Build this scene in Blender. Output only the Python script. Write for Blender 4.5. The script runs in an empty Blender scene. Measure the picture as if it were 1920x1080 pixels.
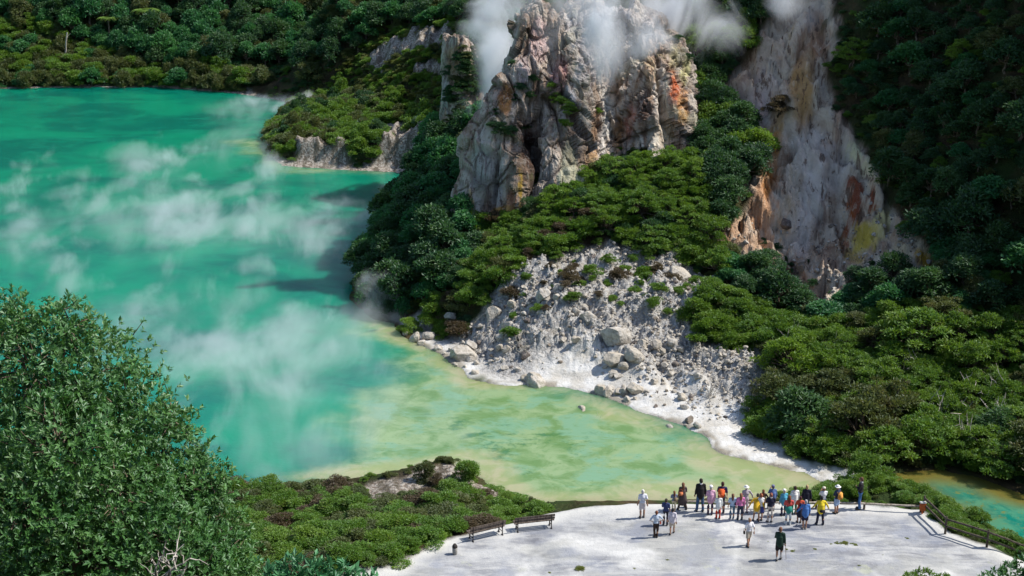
import bpy, math, random
import numpy as np
from mathutils import Vector, Matrix, Euler
SC = bpy.context.scene
COL = SC.collection
R = math.radians
rnd = random.Random(11)
RG = np.random.default_rng(5)

# ------------------------------------------------------------------ camera geometry
F, PITCH, CZ = 2667.0, R(18.0), 38.0
CP_, SP_ = math.cos(PITCH), math.sin(PITCH)
def ray(px, py):
    u = (px - 960.0) / F; v = (540.0 - py) / F
    return u, CP_ + v * SP_, -SP_ + v * CP_
def at(px, py, Y):                       # point on the sight line at forward distance Y
    u, dy, dz = ray(px, py); t = Y / dy
    return (u * t, Y, CZ + dz * t)
def onz(px, py, z=0.0):                  # point on the sight line at height z
    u, dy, dz = ray(px, py); t = (z - CZ) / dz
    return (u * t, dy * t, z)
def project(x, y, z):
    dz = z - CZ
    dep = y * CP_ - dz * SP_
    dep = np.where(np.abs(dep) < 1e-3, 1e-3, dep)
    return 960 + F * x / dep, 540 - F * (y * SP_ + dz * CP_) / dep, dep

# ------------------------------------------------------------------ noise
def _hash(ix, iy, iz):
    h = (ix.astype(np.int64) * 374761393 + iy.astype(np.int64) * 668265263 + iz.astype(np.int64) * 2147483647) & 0xffffffff
    h = ((h ^ (h >> 13)) * 1274126177) & 0xffffffff
    h = (h ^ (h >> 16)) & 0xffff
    return h / 32767.5 - 1.0
def noise(x, y, z=0.0):
    x = np.asarray(x, float); y = np.asarray(y, float); z = np.zeros_like(x) + z
    ix, iy, iz = np.floor(x), np.floor(y), np.floor(z)
    fx, fy, fz = x - ix, y - iy, z - iz
    ux, uy, uz = fx*fx*fx*(fx*(fx*6-15)+10), fy*fy*fy*(fy*(fy*6-15)+10), fz*fz*(3-2*fz)
    c = lambda a, b, d: _hash(ix + a, iy + b, iz + d)
    l = lambda a, b, t: a + (b - a) * t
    return l(l(l(c(0,0,0), c(1,0,0), ux), l(c(0,1,0), c(1,1,0), ux), uy),
             l(l(c(0,0,1), c(1,0,1), ux), l(c(0,1,1), c(1,1,1), ux), uy), uz)
def fbm(x, y, z=0.0, o=4, g=.5):
    s = 0; a = 1.0; f = 1.0; n = 0
    for k in range(o):
        s = s + a * noise(x * f + 17.3 * k, y * f - 9.1 * k, np.asarray(z) * f + 3.7 * k); n += a; a *= g; f *= 2.03
    return s / n
def ridged(x, y, z=0.0, o=4):
    s = 0; a = 1.0; f = 1.0; n = 0
    for k in range(o):
        s = s + a * (1 - 2 * np.abs(noise(x * f + 11.3 * k, y * f + 5.1 * k, np.asarray(z) * f + 1.7 * k))); n += a; a *= .5; f *= 2.1
    return s / n
def facet(x, y, z, seed=0.0):
    """tilted blocks: each cell is a plane of its own; returns height and closeness to the joint"""
    x = np.asarray(x, float); ix, iy, iz = np.floor(x), np.floor(y), np.floor(z); b1 = np.full(x.shape, 9e9); b2 = b1.copy(); val = np.zeros_like(x)
    for a in (-1, 0, 1):
        for b in (-1, 0, 1):
            for c in (-1, 0, 1):
                p, q, r = ix + a, iy + b, iz + c; h = lambda k: _hash(p + 31 * k + seed, q - 17 * k, r + 7 * k)
                dx, dy, dz = x - p - .5 - .45 * h(1), y - q - .5 - .45 * h(2), z - r - .5 - .45 * h(3); d = dx * dx + dy * dy + dz * dz
                v = .45 * h(4) + dx * h(5) * .9 + dy * h(6) * .9 + dz * h(7) * .7; n = d < b1
                b2 = np.where(n, b1, np.minimum(b2, d)); val = np.where(n, v, val); b1 = np.where(n, d, b1)
    return val, np.sqrt(b2) - np.sqrt(b1)
def sstep(a, b, x):
    t = np.clip((np.asarray(x, float) - a) / (b - a), 0, 1); return t * t * (3 - 2 * t)
def sdist(poly, x, y):                   # signed distance to a polygon, positive inside
    x = np.asarray(x, float); y = np.asarray(y, float)
    d2 = np.full(x.shape, 1e18); ins = np.zeros(x.shape, bool)
    n = len(poly)
    for i in range(n):
        ax, ay = poly[i][:2]; bx, by = poly[(i + 1) % n][:2]
        ex, ey = bx - ax, by - ay
        t = np.clip(((x - ax) * ex + (y - ay) * ey) / (ex * ex + ey * ey + 1e-12), 0, 1)
        d2 = np.minimum(d2, (x - ax - t * ex) ** 2 + (y - ay - t * ey) ** 2)
        if ay != by:
            ins ^= ((ay > y) != (by > y)) & (x < (bx - ax) * (y - ay) / (by - ay) + ax)
    return np.where(ins, 1, -1) * np.sqrt(d2)

# ------------------------------------------------------------------ layout of the land
LAKE_PX = [(-260,168),(0,166),(150,164),(300,163),(360,168),(430,174),(490,183),(545,192),(600,195)]
LAKE_PX2 = [(560,200),(530,215),(505,240),(500,275),(515,298),(525,312),(600,316),(680,320),(735,322),(790,330)]
LAKE_PX3 = [(760,350),(720,400),(690,470),(668,520),(660,560),(700,600),(735,608),(770,640),(820,660),(865,690),(880,707),(920,717),(1000,722),(1060,728),(1130,745),
  (1180,770),(1250,790),(1310,815),(1345,845),(1400,860),(1450,872),(1510,885),(1545,903),(1560,925),(1500,936),(1350,940),(1200,942),(1100,946),(1050,944),(990,944),
  (950,930),(925,915),(905,898),(850,878),(780,884),(740,893),(700,900),(650,903),(560,905),(480,905),(420,900),(330,890),(200,870),(0,850),(-260,800)]
LAKE = [onz(*p)[:2] for p in LAKE_PX + LAKE_PX2 + LAKE_PX3] + [(-150, 78), (-150, 214)]
POOL = [onz(*p)[:2] for p in [(1640,892),(1700,884),(1760,884),(1830,896),(1920,925),(2080,965),(2080,1075),(1920,1038),(1850,1000),(1790,965),(1700,925)]]
TERRACE = [onz(px, py, 3.0)[:2] for px, py in [(735,1066),(800,1035),(860,1007),(920,990),(960,977),(1020,965),(1060,957),(1120,950),(1180,946),(1300,944),(1400,945),(1500,947),
  (1620,949),(1725,956),(1775,1003),(1850,1026),(1920,1052),(2000,1090),(2040,1180),(640,1180),(640,1090)]]
CTRL = [ # px, py, forward distance
 (800,500,112),(800,420,122),(780,350,136),(810,285,145),(720,480,121),(740,560,112),
 (860,420,117),(1000,395,115),(1095,380,116),(1180,320,118),(1300,300,119),(1000,450,110),(1180,400,111.5),(1180,470,107),(1300,430,110),(900,480,112),
 (1180,485,106),(1100,600,100),(1000,560,103),(900,600,104.5),(1240,620,98.5),(1100,700,95.5),(1250,560,101),(1300,700,94),(1400,700,93.5),(1400,665,95.6),(1350,500,106),(830,620,105.5),(870,560,106.5),
 (1250,740,91.5),(1400,800,86.6),(1500,700,92),(1500,800,86.3),(1600,850,82.3),(1600,750,88.5),(1600,650,94.5),(1500,600,99),(1700,600,96),(1700,700,91),(1700,800,85.8),(1850,850,82),
 (1900,700,90),(1900,600,94),(1900,800,84.5),(1900,500,97),(1900,400,100),(1900,250,104),(1900,100,108.5),(1900,0,112),(1750,500,100),(1750,350,106),(1750,200,112),(1750,50,118),
 (1550,560,101.5),(1550,400,111),(1500,250,119),(1450,120,126),(1500,30,130),(1650,400,108),(1600,250,116),(1580,100,123),(1400,200,125),(1350,300,118),(1350,400,112),
 (1330,150,131),(1330,30,140),(1200,0,182),(1100,0,200),(1000,0,206),(1050,60,160),(1150,60,152),(920,200,158),(920,100,172),(920,20,202),(870,340,126),
 (840,50,190),(760,100,198),(700,150,199),(800,150,185),(800,220,175),(650,200,193),(620,180,203),(700,240,178),(600,230,180),(560,272,165),(650,272,165),(740,265,164),
 (700,50,222),(600,100,218),(600,20,232),(800,10,210),(900,0,190),(0,100,226),(0,0,236),(300,100,226),(300,0,236),(-260,100,226),(-260,0,236),(450,100,223),(450,0,236),
 (600,1000,69.3),(480,950,73.5),(700,930,73.4),(840,880,76.0),(740,905,75.0),(640,955,71.8),(960,945,73.0),(620,940,73.0),
 (740,1040,64.5),(1620,925,74.6),(1700,935,73.2),(1800,985,69.0),(1900,1030,66.5)]
WORLD = [(0,0,36.2),(-12,0,36),(12,0,36),(-30,5,36),(30,5,35),(-9,20,23.6),(9,20,23.2),(0,40,10.5),(-16,40,11.5),(16,40,10),(0,55,4.6),(-20,56,5),(22,55,4.5),(-40,55,7),(45,50,9),
 (50,70,5),(60,75,10),(45,80,3),(46,88,7.5),(62,88,14),(49,100,25),(62,100,44),(46,110,33),(60,112,50),(75,100,58),(60,140,66),(35,140,42),(34,165,36),(3,216,17),(-25,215,14),(-20,245,30),  # unseen ridge off to the right, steepened to cast shade on the visible hillside
 (-60,252,26),(-100,252,26),(-60,300,58),(0,300,60),(60,220,60),(80,160,80),(-140,300,60),(-160,230,5),(-60,70,4),(-60,50,14),(0,-30,46),(-60,-30,46),(60,-30,46)]
_C = np.array([at(*c) for c in CTRL] + WORLD)
_c2 = 4.0
def _phi(dx, dy): return np.sqrt(dx * dx + dy * dy + _c2)
_n = len(_C)
_A = np.zeros((_n + 3, _n + 3)); _A[:_n, :_n] = _phi(_C[:, None, 0] - _C[None, :, 0], _C[:, None, 1] - _C[None, :, 1]) - np.eye(_n) * .15
_A[:_n, _n] = 1; _A[:_n, _n+1] = _C[:, 0]; _A[:_n, _n+2] = _C[:, 1]; _A[_n:, :_n] = _A[:_n, _n:].T
_W = np.linalg.solve(_A, np.concatenate([_C[:, 2], [0, 0, 0]]))
def rbf(x, y):
    h = _W[_n] + _W[_n+1] * x + _W[_n+2] * y
    for i in range(_n): h = h + _W[i] * _phi(x - _C[i, 0], y - _C[i, 1])
    return h
BEACH = [(738,606),(800,602),(860,640),(890,600),(930,560),(985,500),(1060,478),(1120,470),(1180,472),(1290,488),(1345,530),(1290,590),(1315,655),(1400,655),(1450,675),(1450,720),(1425,770),(1400,800),(1470,850),
  (1550,868),(1600,876),(1615,920),(1540,915),(1400,880),(1300,840),(1180,790),(1000,745),(870,720),(800,670)]
SCAR = [(1340,170),(1390,120),(1430,50),(1455,-20),(1575,-40),(1556,80),(1562,200),(1610,270),(1640,320),(1660,390),(1720,440),(1772,478),(1745,515),(1680,528),(1605,530),(1592,590),(1545,604),(1480,560),(1440,510),(1375,490),
  (1350,450),(1395,385),(1428,300),(1395,215)]
PENCLIFF = [(515,296),(560,268),(640,272),(690,285),(745,240),(800,240),(790,262),(735,330),(600,325),(515,318)]
FARPATCH = [(675,135),(715,88),(790,55),(845,55),(835,85),(765,105),(700,140)]
FARPATCH2 = [(775,135),(800,118),(832,105),(835,150),(800,140)]
MOUND = [(665,935),(690,902),(760,890),(835,868),(905,890),(940,920),(990,940),(1000,955),(930,940),(850,905),(760,925),(700,940)]
NARROW = [(680,238),(710,232),(790,226),(800,234),(760,246),(700,250)]
def px_masks(x, y, h):
    px, py, dep = project(x, y, h)
    n = fbm(x * .55, y * .55, h * .55, 4) * 26
    n2 = fbm(x * .25, y * .25, h * .2, 3) * 30
    vis = (dep > 20)
    m = {}
    m['beach'] = sstep(-10, 10, sdist(BEACH, px, py) + n * 1.1 + 4)
    m['scar'] = sstep(-9, 9, sdist(SCAR, px, py) + n * 1.1)
    m['pen'] = sstep(-4, 4, sdist(PENCLIFF, px, py) + n * .35) + sstep(-4, 5, sdist(FARPATCH, px, py) + n * .7) + sstep(-3, 4, sdist(FARPATCH2, px, py) + n * .6)
    m['mound'] = sstep(-5, 5, sdist(MOUND, px, py) + n * .5)
    m['narrow'] = sstep(-2, 2, sdist(NARROW, px, py))
    for k in m: m[k] = np.clip(np.where(vis, m[k], 0), 0, 1)
    return m, px, py
def lake_d(x, y):
    n = fbm(x * .22, y * .22, 3.3, 4) * 1.3 * sstep(300, 60, np.hypot(x - 5, y - 95) * 1.0) + fbm(x * 1.1, y * 1.1, 9.3, 2) * .25
    return np.maximum(sdist(LAKE, x, y), sdist(POOL, x, y)) + n * .55
def height(x, y, full=False):
    x = np.asarray(x, float); y = np.asarray(y, float)
    d = -lake_d(x, y)                                   # positive on land
    h = rbf(x, y)
    td = sdist(TERRACE, x, y)
    far = sstep(60, 160, y)
    rough = (fbm(x * .16, y * .16, 0, 5, .55) * (.9 + 1.1 * far) + ridged(x * .5, y * .5, 2.0, 3) * .16)
    calm = sstep(3.0, 0.0, td)
    h = h + rough * calm * sstep(0, 6, d)
    tz = 3.0 + fbm(x * .12, y * .12, 5.0, 3) * .16 + fbm(x * .9, y * .9, 8.0, 3) * .035
    edge = td + fbm(x * .5, y * .5, 1.0, 3) * .35
    h = h + (tz - h) * sstep(-2.0, .2, edge)
    m, px, py = px_masks(x, y, h)
    # furrowed scar and rubble relief
    sc = m['scar']; be = m['beach']
    gully = ridged(x * .42 + y * .16, y * .05 - x * .02, 4.0, 4)
    lump = fbm(x * .9, y * .25, 1.9, 4)
    k = np.nonzero(sc > .02)[0]
    if len(k):
        xx, yy, hh = x.ravel()[k], y.ravel()[k], h.ravel()[k]; w = fbm(xx * .4, yy * .4, 3.0, 3) * 1.4
        f1, e1 = facet((xx + w) * .42, (yy - w) * .20, hh * .2 + 3, 3.0); f2, e2 = facet((xx + w) * 1.25, yy * .62, hh * .6, 9.0)
        fl = np.zeros_like(h).ravel(); fl[k] = f1 * 1.5 + f2 * .5 - .35 * sstep(.12, 0, e1); h = h + sc * fl.reshape(h.shape)
    h = h - sc * .9 + sc * (gully * 1.2 + lump * .6 + ridged(x * 1.2 + y * .42, y * .12, 3.0, 4) * .4 + fbm(x * 1.8, y * 1.2, h * .5, 3) * .28)
    flat = sstep(2.5, 6.5, d + fbm(x * .3, y * .3, 6.0, 3) * 2.5 + np.clip((8 - x) * .35, 0, 3))
    rub = be * (.06 + .94 * flat)
    h = h + rub * (fbm(x * .55, y * .55, 2.0, 5, .62) * .8 + np.abs(fbm(x * 2.4, y * 2.4, 4.0, 3, .6)) * .75 + ridged(x * .35 + y * .1, y * .12, 7.7, 3) * .35 - .2)
    h = h + m['pen'] * (ridged(x * .6, y * .15, h * .3, 4) * 1.1 + .3)
    land = np.maximum(h, .06 + np.clip(d, 0, 60) * .02)
    land = np.minimum(land, .05 + d * (.16 + 1.3 * sstep(1.0, 4.0, d)))
    out = np.where(d > 0, land, np.maximum(-2.5, -.03 + d * .45))
    if full: return out, d, td, m
    return out

MINERAL_SHADING = [ # px, py, rx, ry, colour : iron, sulphur and silica stains on the bare faces, plus painted shade and highlights
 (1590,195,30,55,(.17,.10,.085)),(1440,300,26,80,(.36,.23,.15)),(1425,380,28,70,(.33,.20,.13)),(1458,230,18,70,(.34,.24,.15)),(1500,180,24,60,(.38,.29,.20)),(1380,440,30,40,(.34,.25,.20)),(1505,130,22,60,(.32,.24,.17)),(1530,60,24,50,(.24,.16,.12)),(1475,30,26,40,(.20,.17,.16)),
 (1400,200,36,60,(.46,.40,.41)),(1440,180,26,60,(.50,.46,.47)),(1520,290,34,60,(.56,.56,.58)),(1565,330,34,60,(.55,.55,.57)),(1520,380,30,60,(.52,.52,.55)),(1500,440,24,40,(.48,.46,.47)),(1600,290,16,26,(.50,.50,.40)),(1625,320,16,26,(.54,.53,.44)),
 (1600,375,12,36,(.15,.055,.04)),(1632,372,9,22,(.17,.06,.04)),(1590,420,10,40,(.22,.11,.08)),(1625,440,24,34,(.46,.40,.18)),(1650,420,20,30,(.52,.49,.34)),(1600,480,22,30,(.40,.33,.20)),(1740,482,24,22,(.42,.31,.14)),(1690,480,24,30,(.50,.46,.38)),
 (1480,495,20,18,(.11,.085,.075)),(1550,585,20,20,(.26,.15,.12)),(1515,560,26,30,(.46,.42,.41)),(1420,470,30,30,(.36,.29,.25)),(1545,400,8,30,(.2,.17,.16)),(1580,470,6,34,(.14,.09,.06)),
 (950,190,16,34,(.42,.22,.11)),(975,350,7,50,(.44,.31,.09)),(955,372,10,30,(.43,.24,.16)),(885,378,9,30,(.46,.30,.09)),(945,392,20,10,(.45,.27,.12)),(905,310,22,50,(.34,.33,.33)),(895,370,22,50,(.36,.345,.33)),(930,340,14,50,(.35,.33,.32)),
 (1000,330,9,70,(.035,.022,.018)),(990,275,12,40,(.06,.035,.028)),(1030,330,16,60,(.27,.25,.23)),(1065,310,18,60,(.42,.43,.32)),(1085,350,14,40,(.44,.44,.33)),(1050,140,20,40,(.46,.29,.27)),(1012,70,18,50,(.48,.36,.35)),(985,130,16,40,(.40,.33,.32)),  # near-black entries paint the shade inside the spire's gully
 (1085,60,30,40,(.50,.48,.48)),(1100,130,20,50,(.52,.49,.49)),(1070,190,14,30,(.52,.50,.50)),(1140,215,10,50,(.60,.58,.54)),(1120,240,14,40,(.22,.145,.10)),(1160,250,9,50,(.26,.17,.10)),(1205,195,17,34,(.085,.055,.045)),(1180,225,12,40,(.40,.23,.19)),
 (1190,290,9,34,(.24,.16,.09)),(1225,270,16,50,(.70,.64,.54)),(1198,275,7,40,(.72,.68,.60)),(1130,270,10,40,(.62,.58,.54)),(1090,350,10,40,(.58,.56,.44)),(1250,240,16,40,(.58,.50,.40)),(1215,130,12,60,(.52,.38,.28)),(1262,165,10,34,(.44,.15,.09)),(1278,200,12,40,(.46,.27,.15)),(1285,130,9,40,(.48,.45,.26)),(1262,110,10,34,(.42,.36,.24)),  # cream entries also paint sunlit highlights on the spire's right face
 (1245,190,7,50,(.60,.55,.44)),(1305,290,24,30,(.36,.17,.13)),(1280,300,26,20,(.40,.25,.20)),(1110,300,10,30,(.40,.27,.17)),(1150,300,12,24,(.50,.42,.34)),(1200,60,40,40,(.47,.45,.44)),(1150,40,40,40,(.48,.46,.46)),
 (832,220,8,80,(.36,.35,.35)),(833,240,6,40,(.45,.28,.18)),(850,110,16,30,(.34,.24,.16))]
def mineral_shading(x, y, z, wob=1.0):
    px, py, dep = project(x, y, z)
    nx = fbm(x * .6, y * .6, z * .3, 5, .62) * 26 * wob; ny = fbm(x * .4 + 9, y * .4, z * .2, 4) * 30 * wob
    acc = np.zeros((len(px), 3)); ws = np.full(len(px), 1e-6)
    for cx, cy, rx, ry, c in MINERAL_SHADING:
        q = ((px + nx - cx) / rx) ** 2 + ((py + ny - cy) / ry) ** 2
        w = sstep(1.25, .35, q) ** 1.5 * (300 / (rx * ry)) ** .4
        acc += w[:, None] * np.array(c); ws += w
    return np.concatenate([acc / ws[:, None], np.clip(ws * 1.3, 0, 1)[:, None]], 1)

# ------------------------------------------------------------------ materials
class NB:
    """little node builder"""
    def __init__(s, name, disp=False):
        s.m = bpy.data.materials.new(name); s.m.use_nodes = True
        s.t = s.m.node_tree; s.t.nodes.clear()
        s.out = s.n('ShaderNodeOutputMaterial')
    def n(s, kind, **kw):
        nd = s.t.nodes.new(kind)
        for k, v in kw.items(): setattr(nd, k, v)
        return nd
    def put(s, sock, v):
        if isinstance(v, bpy.types.NodeSocket): s.t.links.new(v, sock)
        elif v is not None: sock.default_value = v
    def pos(s): return s.n('ShaderNodeNewGeometry').outputs['Position']
    def obj(s): return s.n('ShaderNodeTexCoord').outputs['Object']
    def scale(s, vec, sc, rot=(0,0,0)):
        mp = s.n('ShaderNodeMapping'); s.put(mp.inputs['Vector'], vec); mp.inputs['Scale'].default_value = sc; mp.inputs['Rotation'].default_value = rot
        return mp.outputs[0]
    def noise(s, vec, sc, det=4, rough=.55, dist=0.0, out='Fac'):
        t = s.n('ShaderNodeTexNoise'); s.put(t.inputs['Vector'], vec); t.inputs['Scale'].default_value = sc
        t.inputs['Detail'].default_value = det; t.inputs['Roughness'].default_value = rough; t.inputs['Distortion'].default_value = dist
        return t.outputs[out]
    def voro(s, vec, sc, feat='F1', out='Distance'):
        t = s.n('ShaderNodeTexVoronoi', feature=feat); s.put(t.inputs['Vector'], vec); t.inputs['Scale'].default_value = sc
        return t.outputs[out]
    def rng(s, v, a, b, c=0.0, d=1.0, smooth=True):
        r = s.n('ShaderNodeMapRange'); s.put(r.inputs[0], v)
        if smooth: r.interpolation_type = 'SMOOTHSTEP'
        for i, q in enumerate((a, b, c, d)): r.inputs[i + 1].default_value = q
        return r.outputs[0]
    def math(s, op, a, b=None, c=None):
        m = s.n('ShaderNodeMath', operation=op); s.put(m.inputs[0], a); s.put(m.inputs[1], b)
        if c is not None: s.put(m.inputs[2], c)
        return m.outputs[0]
    def mix(s, f, a, b, mode='MIX'):
        m = s.n('ShaderNodeMix', data_type='RGBA', blend_type=mode)
        c = lambda v: (*v, 1) if isinstance(v, (tuple, list)) and len(v) == 3 else v
        s.put(m.inputs[0], f); s.put(m.inputs[6], c(a)); s.put(m.inputs[7], c(b)); return m.outputs[2]
    def attr(s, name, out='Fac', kind='GEOMETRY'):
        a = s.n('ShaderNodeAttribute', attribute_name=name, attribute_type=kind); return a.outputs[out]
    def sep(s, v):
        q = s.n('ShaderNodeSeparateColor'); s.put(q.inputs[0], v); return q.outputs
    def ramp(s, v, stops):
        r = s.n('ShaderNodeValToRGB'); s.put(r.inputs[0], v); e = r.color_ramp.elements
        while len(e) < len(stops): e.new(.5)
        for q, (p, c) in zip(e, stops): q.position = p; q.color = (*c, 1)
        return r.outputs[0]
    def bump(s, h, strength=.5, dist=.1, nrm=None):
        b = s.n('ShaderNodeBump'); s.put(b.inputs['Height'], h); b.inputs['Strength'].default_value = strength; b.inputs['Distance'].default_value = dist
        if nrm is not None: s.put(b.inputs['Normal'], nrm)
        return b.outputs[0]
    def bsdf(s, col, rough=.85, spec=.25, nrm=None, **kw):
        b = s.n('ShaderNodeBsdfPrincipled'); s.put(b.inputs['Base Color'], (*col, 1) if isinstance(col, (tuple, list)) and len(col) == 3 else col)
        s.put(b.inputs['Roughness'], rough); s.put(b.inputs['Specular IOR Level'], spec)
        if nrm is not None: s.put(b.inputs['Normal'], nrm)
        for k, v in kw.items(): s.put(b.inputs[k], v)
        s.t.links.new(b.outputs[0], s.out.inputs[0]); return b

def tag(o, label=None, cat=None, group=None, kind=None):
    for k, v in (('label', label), ('category', cat), ('group', group), ('kind', kind)):
        if v: o[k] = v
    return o
def link(name, me, mat=None, parent=None, loc=None):
    o = bpy.data.objects.new(name, me); COL.objects.link(o)
    if me is not None and mat is not None:
        for m in (mat if isinstance(mat, (list, tuple)) else [mat]): me.materials.append(m)
    if parent is not None: o.parent = parent
    if loc is not None: o.location = loc
    return o
def np_mesh(name, V, faces, smooth=True, attrs=None, k=None):
    """V (n,3); faces (m,k) array"""
    V = np.ascontiguousarray(V, np.float32); faces = np.ascontiguousarray(faces, np.int32)
    me = bpy.data.meshes.new(name); m, kk = faces.shape
    me.vertices.add(len(V)); me.vertices.foreach_set('co', V.ravel())
    me.loops.add(m * kk); me.loops.foreach_set('vertex_index', faces.ravel())
    me.polygons.add(m); me.polygons.foreach_set('loop_start', np.arange(0, m * kk, kk, dtype=np.int32))
    me.polygons.foreach_set('use_smooth', np.full(m, smooth))
    for an, (typ, arr) in (attrs or {}).items():
        a = me.attributes.new(an, typ, 'POINT')
        a.data.foreach_set('color' if typ == 'FLOAT_COLOR' else 'value', np.ascontiguousarray(arr, np.float32).ravel())
    me.update(calc_edges=True); me.validate()
    return me
def grid_faces(nr, nc):
    i = np.arange(nr - 1)[:, None] * nc + np.arange(nc - 1)[None, :]
    i = i.ravel(); return np.stack([i, i + 1, i + nc + 1, i + nc], 1)

# ---------------------------------------------------------------- light, sky, camera
SUN_EL, SUN_AZ = 50.0, 7.0                       # azimuth measured from +X towards +Y (away from the camera)
def setup():
    w = bpy.data.worlds.new('World'); SC.world = w; w.use_nodes = True
    nt = w.node_tree; bg = nt.nodes['Background']
    sky = nt.nodes.new('ShaderNodeTexSky'); sky.sky_type = 'NISHITA'; sky.sun_disc = False
    sky.sun_elevation = R(SUN_EL); sky.sun_rotation = R(90 - SUN_AZ)
    nt.links.new(sky.outputs[0], bg.inputs[0]); bg.inputs[1].default_value = .13
    sd = Vector((math.cos(R(SUN_EL)) * math.cos(R(SUN_AZ)), math.cos(R(SUN_EL)) * math.sin(R(SUN_AZ)), math.sin(R(SUN_EL))))
    l = bpy.data.lights.new('sun', 'SUN'); l.energy = 4.4; l.angle = R(.5); l.color = (1, .95, .86)
    o = link('sun', None); bpy.data.objects.remove(o)
    o = bpy.data.objects.new('sun', l); COL.objects.link(o); o.rotation_euler = (-sd).to_track_quat('-Z', 'Y').to_euler(); o.location = sd * 200
    cam = bpy.data.cameras.new('camera'); cam.lens = 36 * F / 1920; cam.sensor_width = 36; cam.clip_end = 2000; cam.clip_start = .2
    c = bpy.data.objects.new('camera', cam); COL.objects.link(c); c.location = (0, 0, CZ); c.rotation_euler = (R(90) - PITCH, 0, 0)
    SC.camera = c
    v = SC.view_settings; v.view_transform = 'Standard'; v.look = 'None'; v.exposure = .42; v.gamma = 1; v.use_curve_mapping = False
    cy = SC.cycles
    cy.max_bounces = 6; cy.diffuse_bounces = 3; cy.glossy_bounces = 2; cy.transmission_bounces = 4; cy.transparent_max_bounces = 8; cy.volume_bounces = 3
    cy.use_denoising = True; cy.caustics_reflective = False; cy.caustics_refractive = False; cy.sample_clamp_indirect = 4
    SC.render.use_persistent_data = False
setup()

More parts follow.
